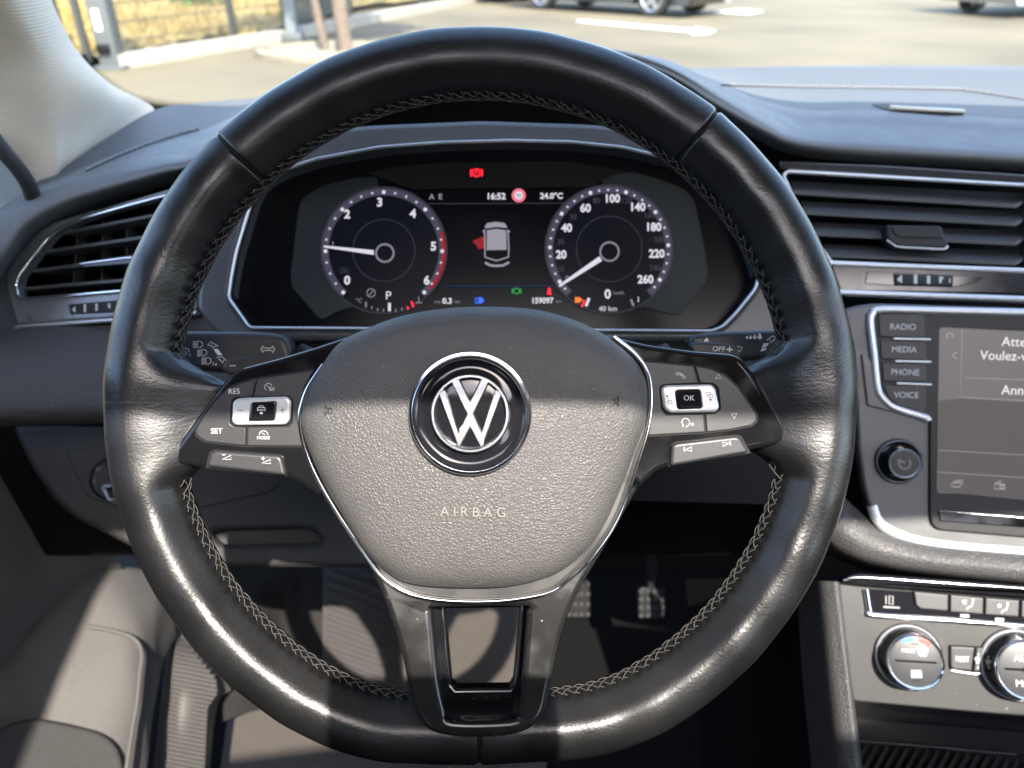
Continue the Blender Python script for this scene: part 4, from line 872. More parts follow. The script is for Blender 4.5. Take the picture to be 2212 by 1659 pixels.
plate('vent_duct', D1((60, 1400), (300, 700), (800, 480), (1750, 280), (1760, 1400)), LV, -0.060, -0.050, M['void'], lv, bevel=0.0005)
A = [LV.off(-0.001).hit(*a) for a in rounded(vent_hole, 6)]; B = [LV.off(-0.052).hit(*a) for a in inset(rounded(vent_hole, 6), 0.96, (230, 560))]; n = len(A)
mesh_obj('duct_wall', A + B, [(i, (i + 1) % n, n + (i + 1) % n, n + i) for i in range(n)], M['void'], lv)
def blade(name, pl, a, b, h, depth, thick, lift, mat, par):
    """vent slat: leading edge a-b at height h, running back into the duct"""
    a, b = pl.off(h).hit(*a), pl.off(h).hit(*b); t = (b - a) / np.linalg.norm(b - a); back = -pl.n * depth + pl.v * lift
    up = np.cross(t, back); up = up / np.linalg.norm(up) * (1 if np.cross(t, back).dot(pl.v) > 0 else -1)
    V = []
    for x in (a, b):
        for q, k in ((0.0, -0.32), (0.0, 0.32), (0.12, 0.5), (1.0, 0.3), (1.0, -0.3), (0.12, -0.5)): V.append(x + back * q + up * thick * k)
    Fc = [(i, (i + 1) % 6, 6 + (i + 1) % 6, 6 + i) for i in range(6)] + [tuple(range(5, -1, -1)), tuple(range(6, 12))]
    return mesh_obj(name, V, Fc, mat, par, 40)
for (a, b) in (((600, 748), (1560, 562)), ((402, 928), (1560, 758)), ((286, 1108), (1560, 950)), ((212, 1272), (1560, 1158))):
    blade('slat', LV, D1(a)[0], D1(b)[0], -0.006, 0.020, 0.0034, 0.001, M['slat'], lv)
for x0, x1 in ((775, 725), (1000, 990), (1222, 1225), (1440, 1440)):
    a, b = D1((x0, 640))[0], D1((x1, 1300))[0]; p0, p1 = LV.off(-0.034).hit(*a), LV.off(-0.034).hit(*b)
    bar('vane', p0, p1, 0.0014, 0.012, LV.n, M['slat'], lv)
tb = plate('vent_tab', D1((742, 1040), (770, 1015), (1190, 955), (1300, 950), (1290, 1040), (760, 1078)), LV, -0.012, -0.001, M['gloss_clean'], lv, bevel=0.001, r=0.001)
tube('tab_chrome', on(LV, D1((748, 1040), (1000, 1008), (1180, 985), (1290, 985)), -0.0005, 3), 0.0011, M['chrome'], tb, seg=8)
tw = plate('thumbwheel', D1((634, 1418), (1100, 1378), (1100, 1492), (648, 1512)), LV, -0.004, 0.0015, M['rubber'], lv, bevel=0.0012, r=0.0008)
marks('thumbwheel_marks', LV, M['ink'], tw, fills=[D1((672, 1468), (704, 1432), (704, 1498)), D1((782, 1420), (802, 1418), (802, 1490), (782, 1491)), D1((890, 1412), (911, 1410), (911, 1476), (890, 1478)), D1((1004, 1410), (1028, 1408), (1032, 1452), (1012, 1454))], h=0.0018)
tube('chrome_strip', on(LV, D1((92, 1636), (560, 1600), (1040, 1566), (1640, 1516), (1845, 1498)), 0.001, 4), (0.0017, 0.0030), M['satin'], lv, seg=10, up=LV.n)
rows = [[(-90, 760, .585), (20, 712, .598), (230, 702, .608), (430, 682, .612), (530, 680, .615)], [(-90, 800, .580), (20, 760, .590), (230, 755, .596), (430, 760, .602), (560, 770, .61)],
        [(-90, 860, .575), (20, 830, .584), (230, 835, .590), (450, 845, .596), (620, 850, .61)], [(-90, 905, .580), (20, 905, .588), (230, 900, .594), (450, 900, .600), (680, 905, .61)], [(-90, 928, .605), (20, 920, .62), (230, 915, .63), (450, 912, .64), (700, 915, .65)]]
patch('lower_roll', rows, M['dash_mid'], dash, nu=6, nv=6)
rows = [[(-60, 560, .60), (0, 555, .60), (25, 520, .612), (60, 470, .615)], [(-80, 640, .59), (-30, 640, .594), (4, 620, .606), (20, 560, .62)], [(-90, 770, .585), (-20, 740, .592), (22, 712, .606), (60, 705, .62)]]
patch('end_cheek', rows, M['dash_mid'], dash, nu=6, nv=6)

# ================================================================== CENTRE VENT
CV = Plane(1950, 470, 0.672, yaw=-7)
cv = thing('centre_air_vent', 'wide centre air vent with broad black slats and chrome lines', 'air vent', CV.w(0, -0.06, -0.02))
cf = D2((78, 215), (92, 185), (128, 170), (2212, 292), (2900, 332), (2900, 1075), (2212, 1046), (500, 975), (300, 700))
plate('upper_trim', D2((40, 70), (1000, 110), (2212, 190), (2900, 235), (2900, 322), (2212, 284), (128, 160), (60, 150)), CV, -0.01, 0.0, M['trim_dark'], cv, bevel=0.002, r=0.002)
tube('chrome_frame', np.array([CV.off(0.0002).hit(*a) for a in rounded(cf, 6)]), (0.0017, 0.0018), M['satin'], cv, closed=True, seg=10, up=CV.n)
plate('vent_duct', D2((20, 100), (3000, 250), (3000, 1120), (380, 1060)), CV, -0.055, -0.045, M['void'], cv, bevel=0.0005)
for (y0, y1, x0) in ((300, 415, 150), (478, 575, 235), (668, 748, 345), (858, 925, 440)):
    p, q = CV.off(-0.004), CV.off(-0.022)
    tq = [(x0, y0 - 46), (2140, y1 - 50)]; bq = [(x0 + 12, y0 + 40), (2135, y1 + 45)]
    a, b = D2(*bq); c, d = D2(*tq)
    V = [p.hit(*a), p.hit(*b), q.hit(*d), q.hit(*c)]
    e = CV.v * -0.003 - CV.n * 0.001
    V += [x + e for x in V]; tip = D2((2205, y1 + 12), (2205, y1 - 50)); V += [p.off(-0.004).hit(*tip[0]), q.hit(*tip[1]), p.off(-0.004).hit(*tip[0]) + e, q.hit(*tip[1]) + e]
    mesh_obj('slat', V, [(0, 1, 2, 3), (4, 7, 6, 5), (0, 4, 5, 1), (0, 3, 7, 4), (3, 2, 6, 7), (1, 8, 9, 2), (5, 6, 11, 10), (1, 5, 10, 8)], M['slat'], cv, 20)
bar('divider', CV.off(-0.012).hit(*D2((2235, 180))[0]), CV.off(-0.012).hit(*D2((2235, 1080))[0]), 0.006, 0.012, CV.n, M['slat'], cv, bevel=0.001)
tb = plate('vent_tab', D2((985, 640), (1482, 648), (1535, 790), (1545, 815), (1505, 850), (1092, 836), (1000, 775)), CV, -0.010, 0.006, M['plastic'], cv, bevel=0.0025, r=0.002, res=3)
plate('tab_face', D2((1040, 650), (1470, 660), (1500, 760), (1110, 752), (1060, 720)), CV, 0.0058, 0.0072, M['plastic'], tb, bevel=0.0012, r=0.002)
tube('tab_chrome', on(CV, D2((995, 778), (1060, 822), (1100, 838), (1300, 850), (1495, 858), (1535, 830)), 0.0045, 3), 0.0009, M['satin'], tb, seg=8)
plate('lower_trim', D2((495, 985), (2212, 1055), (2900, 1085), (2900, 1285), (2212, 1255), (585, 1225)), CV, -0.01, 0.0, M['trim_dark'], cv, bevel=0.001)
tube('chrome_strip', on(CV, D2((480, 982), (1200, 1012), (2212, 1050), (2900, 1078)), 0.0006, 4), (0.0024, 0.0022), M['satin'], cv, seg=10, up=CV.n)
tube('chrome_strip', on(CV, D2((570, 1245), (1200, 1268), (2212, 1305), (2900, 1330)), 0.001, 4), (0.0031, 0.0030), M['satin'], cv, seg=10, up=CV.n)
plate('thumbwheel_slot', D2((820, 1052), (1060, 1062), (1590, 1090), (1860, 1102), (1800, 1150), (1590, 1196), (1060, 1182), (800, 1166)), CV, -0.004, 0.0008, M['gloss_clean'], cv, bevel=0.0006, r=0.001)
tw = plate('thumbwheel', D2((1062, 1072), (1588, 1092), (1586, 1188), (1070, 1172)), CV, -0.003, 0.0030, M['rubber'], cv, bevel=0.0012, r=0.0008)
marks('thumbwheel_marks', CV, M['ink'], tw, fills=[D2((1084, 1128), (1130, 1082), (1130, 1162)), D2((1235, 1084), (1266, 1086), (1266, 1166), (1235, 1165)), D2((1352, 1092), (1380, 1094), (1380, 1168), (1352, 1166)), D2((1460, 1102), (1500, 1106), (1500, 1122), (1482, 1124), (1482, 1158), (1460, 1158)), D2((1548, 1116), (1560, 1117), (1560, 1158), (1548, 1158))], h=0.0033)

# black core behind the openings of the dash
rows = [[(-150, 420, .70), (300, 330, .72), (700, 200, .72), (1040, 170, .73), (1400, 190, .72), (1700, 300, .73), (2600, 340, .73)], [(-150, 800, .68), (300, 700, .69), (700, 650, .68), (1040, 640, .68), (1400, 640, .68), (1700, 640, .72), (2600, 660, .72)], [(-150, 1000, .70), (300, 960, .70), (700, 960, .70), (1040, 960, .70), (1400, 960, .70), (1700, 960, .70), (2600, 960, .68)], [(-150, 1200, .78), (300, 1200, .80), (700, 1200, .82), (1040, 1200, .82), (1400, 1200, .82), (1700, 1200, .78), (2600, 1200, .7)]]
patch('core', rows, M['void'], dash, nu=5, nv=5)
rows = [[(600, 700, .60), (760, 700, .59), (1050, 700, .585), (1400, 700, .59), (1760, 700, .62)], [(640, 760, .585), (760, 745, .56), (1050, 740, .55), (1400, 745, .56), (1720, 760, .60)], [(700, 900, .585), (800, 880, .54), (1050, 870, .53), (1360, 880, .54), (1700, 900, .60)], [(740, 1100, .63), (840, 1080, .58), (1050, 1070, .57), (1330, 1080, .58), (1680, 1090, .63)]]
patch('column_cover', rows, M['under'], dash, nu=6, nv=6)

# ================================================================== INFOTAINMENT
IP = Plane(2000, 920, 0.615, yaw=-12)
inf = thing('infotainment_unit', 'centre screen with RADIO MEDIA PHONE VOICE keys and round power knob', 'infotainment', IP.w(0, -0.1, -0.02))
left_edge = A6((1040, 345), (1140, 318), (1250, 306)) + A6((2212, 335), (2900, 360)) + B3((2900, 300), (2212, 245), (1750, 205), (1500, 165), (1330, 100), (1240, 20)) + A6((1215, 1640), (1175, 1500), (1140, 1250), (1120, 900), (1100, 600))
plate('surround', left_edge, IP, -0.02, -0.002, M['surround'], inf, bevel=0.0025, r=0.004, res=3)
tube('surround_lip', on(IP, B3((1225, -40), (1262, 50), (1340, 118), (1500, 182), (1750, 224), (2212, 262), (2900, 318)), -0.002, 6), (0.0042, 0.0026), M['satin'], inf, seg=12, up=IP.n)
body = A6((1600, 1062), (1545, 1030), (1375, 975), (1300, 915), (1270, 850), (1225, 430), (1236, 380), (1285, 352), (2212, 370), (2900, 395)) + B3((2900, 210), (2212, 165), (1660, 118), (1612, 80), (1600, 0))
plate('body', body, IP, -0.006, 0.001, M['plastic'], inf, bevel=0.0012, r=0.003, res=3)
tube('silver_edge', on(IP, A6((1592, 1068), (1580, 1050), (1540, 1036), (1370, 982), (1295, 918), (1262, 850), (1240, 640), (1217, 430), (1230, 372), (1285, 346), (1600, 352), (2212, 366), (2900, 390)), 0.001, 6), (0.0028, 0.0024), M['satin'], inf, seg=10, up=IP.n)
plate('silver_flare', A6((1160, 630), (1205, 650), (1232, 700), (1262, 880), (1300, 940), (1380, 1000), (1540, 1052), (1330, 1000), (1200, 970)), IP, -0.003, 0.0012, M['surround'], inf, bevel=0.0008, r=0.002)
ys = [((1268, 372), (1568, 372), (1572, 530), (1276, 524)), ((1278, 545), (1574, 548), (1576, 676), (1288, 668)), ((1290, 690), (1577, 694), (1578, 818), (1300, 812)), ((1302, 832), (1578, 836), (1576, 985), (1556, 1022), (1380, 962), (1326, 912))]
for q, w, c in zip(ys, ('RADIO', 'MEDIA', 'PHONE', 'VOICE'), ((1428, 458), (1435, 605), (1442, 752), (1450, 900))):
    b = plate('key', A6(*q), IP, -0.001, 0.0022, M['button'], inf, bevel=0.0008, r=0.0012)
    text('lettering', w, IP, *A6(c)[0], 13, M['ink'], b, h=0.0023, slope=0.02, sx=0.92)
for a, b in (((1368, 536), (1606, 541)), ((1378, 681), (1610, 687)), ((1388, 825), (1612, 834))):
    tube('key_divider', on(IP, A6(a, b), 0.0022, 2), 0.0010, M['satin'], inf, seg=8)
m_scr = emit('screen_glow', (0.50, 0.46, 0.47), 0.055)
m_scr.node_tree.nodes['Principled BSDF'].inputs['Roughness'].default_value = 0.28
sp_ = A6((1664, 475), (1680, 462), (2212, 488), (2900, 520)) + B3((2900, -80), (2212, -105)) + A6((1660, 1535), (1648, 1520))
screen = plate('screen', sp_, IP, -0.001, 0.0014, m_scr, inf, bevel=0.0004, label='grey touch screen showing a French message')
m_s2 = emit('screen_panel', (0.50, 0.46, 0.46), 0.035); m_s3 = emit('screen_text', (0.9, 0.86, 0.86), 0.16); m_s4 = emit('screen_faint', (0.7, 0.66, 0.66), 0.10)
marks('screen_lower_field', IP, m_s2, screen, fills=[A6((1652, 940), (1800, 922), (2900, 990), (2900, 1650), (1650, 1525))], h=0.0016)
marks('screen_lines', IP, m_s4, screen, [A6((1812, 476), (1800, 915), (2900, 975)), A6((1830, 788), (2900, 830)), A6((1655, 1258), (2900, 1330)), A6((1650, 1400), (2900, 1480))], wpx=1.0, h=0.0018)
text('message', 'Attention', IP, *A6((2068, 552))[0], 20, m_s3, screen, h=0.0018, slope=0.03, align='LEFT', sx=0.92)
text('message', 'Voulez-vous', IP, *A6((1928, 640))[0], 20, m_s3, screen, h=0.0018, slope=0.03, align='LEFT', sx=0.90)
text('message', 'Annuler', IP, *A6((2066, 866))[0], 20, m_s3, screen, h=0.0018, slope=0.03, align='LEFT', sx=0.92)
marks('back_arrow', IP, m_s4, screen, [A6((1778, 622), (1745, 645), (1776, 668))], wpx=2, h=0.0018)
x, y = A6((1775, 1478))[0]; x2, y2 = A6((2055, 1488))[0]; x3, y3 = A6((1730, 515))[0]
marks('gallery_symbol', IP, m_s4, screen, [[(x - 10, y - 2), (x + 8, y - 4), (x + 8, y + 6), (x - 10, y + 6), (x - 10, y - 2)], [(x - 6, y - 6), (x + 12, y - 8), (x + 12, y + 2)]], wpx=2.0, h=0.0018)
marks('radio_symbol', IP, m_s4, screen, [[(x2 - 11, y2 - 4), (x2 + 11, y2 - 3), (x2 + 11, y2 + 8), (x2 - 11, y2 + 7), (x2 - 11, y2 - 4)], circ(x2 + 4, y2 + 2, 4, 12), [(x2 - 10, y2 - 4), (x2 + 4, y2 - 10)]], wpx=2.0, h=0.0018)
marks('car_symbol', IP, m_s4, screen, [[(x3 - 6, y3 + 5), (x3 - 7, y3 - 1), (x3 - 4, y3 - 5), (x3 + 4, y3 - 5), (x3 + 7, y3 - 1), (x3 + 6, y3 + 5)]], wpx=2.0, h=0.0018)
plate('chrome_slot', A6((1655, 1645), (2212, 1690), (2900, 1735), (2900, 1800), (2212, 1760), (1668, 1720)), IP, -0.001, 0.0022, M['dark_chrome'], inf, bevel=0.0008, r=0.001)
mI = 0.615 / F
kn = lathe('power_knob', IP, *A6((1402, 1332))[0], [(50 * mI, -0.003), (49 * mI, 0.0), (47 * mI, 0.0012), (45 * mI, 0.0012), (42 * mI, -0.001), (33 * mI, -0.001), (32 * mI, 0.002), (30.5 * mI, 0.0155)], M['gloss_clean'], inf, label='round black power knob')
lathe('knob_ring', IP, *A6((1402, 1332))[0], [(46.5 * mI, 0.0), (46.5 * mI, 0.0016), (45.3 * mI, 0.0022), (44 * mI, 0.0016), (44 * mI, 0.0)], M['satin'], kn, seg=64)
c = IP.w(*IP.uv(*A6((1402, 1332))[0]), 0.0157)
lathe('knob_rim', IP, *A6((1402, 1332))[0], [(31 * mI, 0.0146), (31 * mI, 0.0162), (29.8 * mI, 0.0168), (28.4 * mI, 0.0162), (28.2 * mI, 0.0152), (0.0001, 0.0150)], M['satin'], kn, seg=64)
lathe('knob_cap', IP, *A6((1402, 1332))[0], [(28 * mI, 0.0150), (27.6 * mI, 0.0156), (20 * mI, 0.0158), (0.0001, 0.0157)], M['button'], kn, seg=64)
pk = IP.off(0.0162); cu_ = IP.uv(*A6((1402, 1332))[0]); V, Fc = [], []
q = [np.array(cu_) + 0.0042 * np.array([math.cos(R(a)), math.sin(R(a))]) for a in range(130, 411, 14)]
v, f = ribbon_faces(q, 0.0012); V += [IP.w(a[0], a[1], 0.0160) for a in v]; Fc += f
v, f = ribbon_faces([np.array(cu_) + np.array([-0.0055, 0.0022]), np.array(cu_) + np.array([0.0005, 0.0008])], 0.0012); b = len(V); V += [IP.w(a[0], a[1], 0.0160) for a in v]; Fc += [tuple(i + b for i in g) for g in f]
mesh_obj('power_symbol', V, Fc, M['ink_dim'], kn)

# padded bolster under the unit
rows = [[(1700, 930, .66), (1790, 1035, .645), (1840, 1090, .635), (1900, 1135, .628), (2000, 1165, .62), (2212, 1186, .605), (2480, 1206, .585)],
        [(1710, 990, .65), (1788, 1085, .635), (1835, 1128, .625), (1898, 1162, .618), (2000, 1190, .610), (2212, 1212, .595), (2480, 1232, .575)],
        [(1720, 1060, .645), (1786, 1140, .632), (1835, 1172, .622), (1900, 1198, .615), (2000, 1217, .607), (2212, 1240, .592), (2480, 1262, .572)],
        [(1740, 1120, .66), (1792, 1182, .642), (1840, 1207, .632), (1900, 1224, .625), (2000, 1240, .617), (2212, 1262, .602), (2480, 1284, .582)],
        [(1760, 1160, .70), (1800, 1205, .69), (1850, 1225, .68), (1900, 1240, .675), (2000, 1255, .67), (2212, 1278, .66), (2480, 1300, .64)]]
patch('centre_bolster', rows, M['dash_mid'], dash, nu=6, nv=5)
# ================================================================== CLIMATE PANEL
HP = Plane(2000, 1420, 0.60, yaw=-10, pitch=8)
cl = thing('climate_panel', 'graphite climate control panel with two silver-ringed rotary knobs', 'climate panel', HP.w(0, -0.08, -0.02))
plate('panel', D3((600, 196), (830, 222), (2078, 320), (2900, 385), (2900, 1330), (2078, 1252), (1560, 1208), (1160, 1172), (720, 1132), (660, 700)), HP, -0.02, 0.0, M['console'], cl, bevel=0.0015, r=0.003)
plate('upper_slot', D3((612, 190), (700, 135), (770, 118), (2078, 212), (2900, 270), (2900, 372), (2078, 306), (835, 214)), HP, -0.012, 0.003, M['gloss_clean'], cl, bevel=0.002, r=0.003, res=3)
tube('slot_line', on(HP, D3((650, 172), (780, 148), (1300, 182), (2078, 236), (2900, 295)), 0.0034, 4), (0.0012, 0.001), M['dark_chrome'], cl, seg=8, up=HP.n)
plate('key_strip', D3((812, 236), (862, 240), (2900, 385), (2900, 600), (2078, 530), (870, 440), (848, 420)), HP, -0.001, 0.0012, M['gloss_clean'], cl, bevel=0.0005, r=0.002)
tube('silver_underline', on(HP, D3((822, 240), (836, 330), (852, 415), (880, 446), (1400, 482), (2078, 534), (2900, 600)), 0.0014, 6), (0.0022, 0.0020), M['chrome'], cl, seg=10, up=HP.n)
keys = [((1204, 258), (1482, 284), (1480, 418), (1260, 400), (1220, 372)), ((1492, 284), (1762, 308), (1758, 444), (1490, 424)), ((1772, 308), (2046, 328), (2040, 464), (1768, 446)), ((2058, 330), (2330, 352), (2325, 488), (2054, 468)), ((2342, 354), (2612, 376), (2608, 510), (2338, 490))]
kk = [plate('key', D3(*q), HP, 0.0, 0.0035, M['button'], cl, bevel=0.0012, r=0.0012, res=3) for q in keys]
def seat_icon(cx, cy, key, fill):
    x, y = D3((cx, cy))[0]
    marks('seat_symbol', HP, M['ink'], key, [[(x + 12, y - 8), (x + 9, y + 2), (x + 3, y + 4), (x - 2, y + 9)]], [disc(x + 12, y - 11, 2.4, 8)] + fill(x, y), wpx=2.4, h=0.0038)
seat_icon(1630, 368, kk[1], lambda x, y: [[(x - 12, y - 10), (x - 2, y - 11), (x - 4, y - 1), (x - 8, y - 2)]])
seat_icon(1905, 395, kk[2], lambda x, y: [disc(x - 6, y - 6, 4, 12)])
x, y = D3((1028, 330))[0]
marks('digit_print', HP, M['ink_dim'], cl, [[(x - 12, y - 10), (x - 12, y + 8)], [(x - 5, y - 10), (x + 3, y - 9), (x + 3, y + 9), (x - 5, y + 8), (x - 5, y - 10)], ([(x - 18, y + 14), (x + 18, y + 16)], 4)], wpx=2.5, h=0.0014)
for i, c in enumerate(((1610, 452), (1885, 482))):
    x, y = D3(c)[0]; marks('key_lamp', HP, M['satin'], cl, fills=[[(x - 9, y - 3), (x + 9, y - 2), (x + 9, y + 3), (x - 9, y + 2)]], h=0.0016)
mH = 0.60 / F
def knob(cx, cy, k, label):
    c = D3((cx, cy))[0]; u = HP.uv(*c)
    o = lathe('rotary_knob', HP, *c, [(72 * k * mH, 0.0002), (72 * k * mH, 0.0012), (66 * k * mH, 0.0012), (64 * k * mH, 0.0035), (61 * k * mH, 0.0095), (58 * k * mH, 0.0175)], M['gloss_clean'], cl, seg=120, knurl=((4, 5), -0.012), label=label)
    lathe('base_ring', HP, *c, [(70 * k * mH, 0.001), (69 * k * mH, 0.0028), (67 * k * mH, 0.0034), (65.4 * k * mH, 0.0030)], M['satin'], o, seg=96)
    lathe('face_ring', HP, *c, [(58.5 * k * mH, 0.0165), (58.2 * k * mH, 0.0182), (56 * k * mH, 0.0192), (53 * k * mH, 0.0184), (52 * k * mH, 0.0176)], M['chrome'], o, seg=96)
    lathe('face', HP, *c, [(53 * k * mH, 0.0174), (49 * k * mH, 0.0178), (0.0001, 0.0178)], M['button'], o, seg=64)
    def f(x, y): return HP.w(u[0] + x * k * mH, u[1] + y * k * mH, 0.0181)
    def flat(name, polys, mat):
        V, Fc = [], []
        for q in polys:
            b = len(V); V += [f(*a) for a in q]; Fc.append(tuple(range(b, b + len(q))))
        return mesh_obj(name, V, Fc, mat, o)
    flat('face_divider', [[(-40, -2), (40, -2), (42, 0), (40, 2.6), (-40, 2.6), (-42, 0)]], M['chrome'])
    return o, flat, u
k1, flat1, u1 = knob(1158, 778, 0.98, 'temperature knob with blue and red marks and demist symbols')
def arcq(r0, r1, a0, a1, n=8): return [(r0 * math.cos(R(a)), r0 * math.sin(R(a))) for a in np.linspace(a0, a1, n)] + [(r1 * math.cos(R(a)), r1 * math.sin(R(a))) for a in np.linspace(a1, a0, n)]
flat1('cold_mark', [arcq(43, 50, 94, 122)], pbr('mark_blue', (0.02, 0.22, 0.55), 0.4)); flat1('hot_mark', [arcq(43, 50, 50, 80)], pbr('mark_red', (0.62, 0.03, 0.03), 0.4))
flat1('demist_symbol', [[(2, 29), (14, 32), (26, 28), (21, 12), (8, 13)]], M['ink']); flat1('heater_bars', [[(9, 26), (10.5, 26), (11.5, 15), (10, 15)], [(14, 27), (15.5, 27), (15.5, 15), (14, 15)], [(19, 26), (20.5, 26), (19, 15), (17.5, 15)]], M['ink_dark'])
flat1('rear_demist_symbol', [[(-10, -18), (10, -17), (11, -32), (-10, -33)]], M['ink']); flat1('rear_bars', [[(-5 + 4 * i, -21), (-3.6 + 4 * i, -21), (-3.6 + 4 * i, -30), (-5 + 4 * i, -30)] for i in range(3)], M['ink_dark'])
flat1('key_notch', [[(-7, 38), (7, 38), (7, 36), (-7, 36)], [(-8, -40), (8, -40), (8, -38), (-8, -38)]], M['groove'])
def knob_text(body, u, x, y, k, hgt, par, name='lettering'):
    cu = bpy.data.curves.new(name, 'FONT'); cu.body = body; cu.size = hgt * k * mH / 0.7; cu.align_x = 'CENTER'; cu.align_y = 'TOP_BASELINE'; cu.extrude = 0.00005; cu.resolution_u = 3
    _defer(name, cu, HP.mat(0.0181) @ Matrix.Translation((u[0] + x * k * mH, u[1] + y * k * mH, 0)), M['ink'], par, 35, None)
knob_text('MAX', u1, -14, 18, 0.98, 9, k1)
k2, flat2, u2 = knob(2018, 842, 1.05, 'fan knob lettered AUTO and MENU at the right edge')
knob_text('AUTO', u2, 2, 16, 1.05, 13, k2); knob_text('MENU', u2, 2, -32, 1.05, 13, k2); flat2('sensor_dot', [[(9 * math.cos(R(a)), 9 * math.sin(R(a))) for a in range(0, 360, 20)]], M['groove'])
b = plate('rest_key', D3((1494, 692), (1692, 702), (1668, 892), (1520, 880), (1496, 860)), HP, -0.001, 0.0030, M['button'], cl, bevel=0.0012, r=0.0012, res=3)
text('lettering', 'REST', HP, *D3((1590, 795))[0], 11.5, M['ink'], b, h=0.0031, slope=0.05, sx=0.82)
b = plate('fan_key', D3((1700, 702), (1790, 708), (1775, 906), (1678, 893)), HP, -0.001, 0.0028, M['button'], cl, bevel=0.0010, r=0.0010)
x, y = D3((1712, 805))[0]; marks('fan_symbol', HP, M['ink'], b, [circ(x - 3, y - 3, 3, 10), circ(x + 3, y - 2, 3, 10), circ(x, y + 4, 3, 10), [(x + 2, y - 16), (x + 1, y - 9)], [(x + 1, y + 12), (x, y + 19)]], wpx=1.6, h=0.0030)
plate('key_gasket', D3((1478, 682), (1790, 696), (1788, 918), (1515, 900), (1482, 870)), HP, -0.001, 0.0004, M['groove'], cl, bevel=0.0001)
tube('key_lip', on(HP, D3((1500, 885), (1620, 905), (1760, 918)), 0.0006, 3), (0.0012, 0.001), M['chrome'], cl, seg=8, up=HP.n)

# ---- storage tray below
tray = thing('storage_tray', 'open black storage tray with ribbed mat below the climate knobs', 'tray', HP.w(0, -0.16, -0.03))
rows = [[(1838, 1510, .607), (2000, 1522, .604), (2212, 1540, .60), (2500, 1562, .59)], [(1840, 1530, .66), (2000, 1540, .66), (2212, 1558, .655), (2500, 1580, .64)], [(1842, 1552, .68), (2000, 1562, .68), (2212, 1580, .675), (2500, 1600, .66)]]
patch('tray_brow', rows, M['gloss_clean'], tray, nu=4, nv=4)
rows = [[(1842, 1552, .68), (2000, 1565, .68), (2212, 1583, .675), (2500, 1604, .66)], [(1850, 1600, .665), (2000, 1612, .665), (2212, 1630, .66), (2500, 1650, .65)]]
patch('tray_wall', rows, M['plastic'], tray, nu=4, nv=4)
tube('tray_ledge', [pt(1848, 1600, .662), pt(2000, 1612, .662), pt(2195, 1630, .657)], 0.002, M['plastic'], tray, seg=8)
for i in range(26):
    x = 1850 + i * 22; a, b = pt(x, 1607 + i * 1.9, .664), pt(x - 60, 1720 + i * 1.9, .56)
    bar('mat_rib', a, b, 0.003, 0.002, (0, -0.3, 1), M['rubber'], tray)
rows = [[(1842, 1600, .668), (2000, 1613, .668), (2212, 1632, .664), (2500, 1660, .65)], [(1800, 1760, .56), (2000, 1780, .56), (2212, 1800, .555), (2500, 1830, .54)]]
patch('tray_mat', rows, M['rubber'], tray, nu=3, nv=3)

# ---- console cheek
con = thing('console_side', 'grained grey centre console side edge lit along its crest', 'console', pt(1780, 1500, 0.62))
rows = [[(1690, 1245, .72), (1700, 1450, .71), (1730, 1700, .68), (1750, 1850, .66)], [(1734, 1258, .655), (1752, 1450, .638), (1780, 1700, .618), (1800, 1850, .60)], [(1765, 1255, .618), (1786, 1450, .604), (1815, 1700, .588), (1835, 1850, .575)], [(1795, 1256, .606), (1818, 1450, .594), (1850, 1700, .578), (1870, 1850, .565)], [(1812, 1258, .606), (1834, 1450, .594), (1864, 1700, .58), (1884, 1850, .567)], [(1816, 1262, .628), (1838, 1450, .615), (1868, 1700, .60), (1888, 1850, .59)]]
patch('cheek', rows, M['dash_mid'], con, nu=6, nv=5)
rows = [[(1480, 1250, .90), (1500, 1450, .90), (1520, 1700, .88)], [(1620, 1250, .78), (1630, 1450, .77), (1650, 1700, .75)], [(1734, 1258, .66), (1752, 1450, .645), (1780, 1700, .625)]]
patch('footwell_side', rows, M['shade_carpet'], con, nu=6, nv=4)

# ================================================================== KNEE PANEL, LIGHT SWITCH
KP = Plane(420, 1080, 0.685, yaw=4, pitch=12)
kp = thing('knee_panel', 'dark plastic knee panel under the steering column with pull recess', 'panel', KP.w(0, -0.1, -0.02))
rec = B1((1345, 132), (1420, 118), (1980, 106), (2040, 130), (2078, 190), (2060, 200), (1440, 212), (1400, 190))
plate('panel', P((20, 916), (64, 1010), (112, 1080), (160, 1122), (220, 1150), (290, 1186), (360, 1212), (430, 1224), (700, 1226), (960, 1226), (1000, 1000), (960, 905), (420, 905)), KP, -0.02, 0.0, M['dash_low'], kp, bevel=0.006, r=0.01, holes=[rec], res=4)
plate('recess_back', B1((1300, 60), (2120, 60), (2120, 260), (1300, 260)), KP, -0.035, -0.020, M['plastic'], kp, bevel=0.001)
plate('flap', A4((420, 1270), (520, 1245), (700, 1225), (1800, 1440), (1810, 1480), (1750, 1530), (1180, 1660), (800, 1640), (560, 1560)), KP, -0.001, 0.0015, M['dash_low'], kp, bevel=0.0012, r=0.006)
LS = KP.off(0.002); lc = (240, 1033); mK = 0.68 / F
ls = thing('headlight_switch', 'round black headlight switch with lamp symbols, half hidden behind wheel', 'switch', LS.w(*LS.uv(*lc), 0))
lathe('switch_plate', LS, *lc, [(47 * mK, -0.003), (46 * mK, 0.0), (44 * mK, 0.001), (40 * mK, -0.001), (0.001, -0.001)], M['gloss_clean'], ls, seg=64)
lathe('switch_knob', LS, *lc, [(27 * mK, -0.001), (26 * mK, 0.006), (22 * mK, 0.008), (0.001, 0.008)], M['plastic'], ls, seg=48)
tube('switch_chrome', on(LS, P((222, 1052), (230, 1066), (236, 1078), (250, 1082)), 0.007, 4), 0.0018, M['chrome'], ls, seg=8)
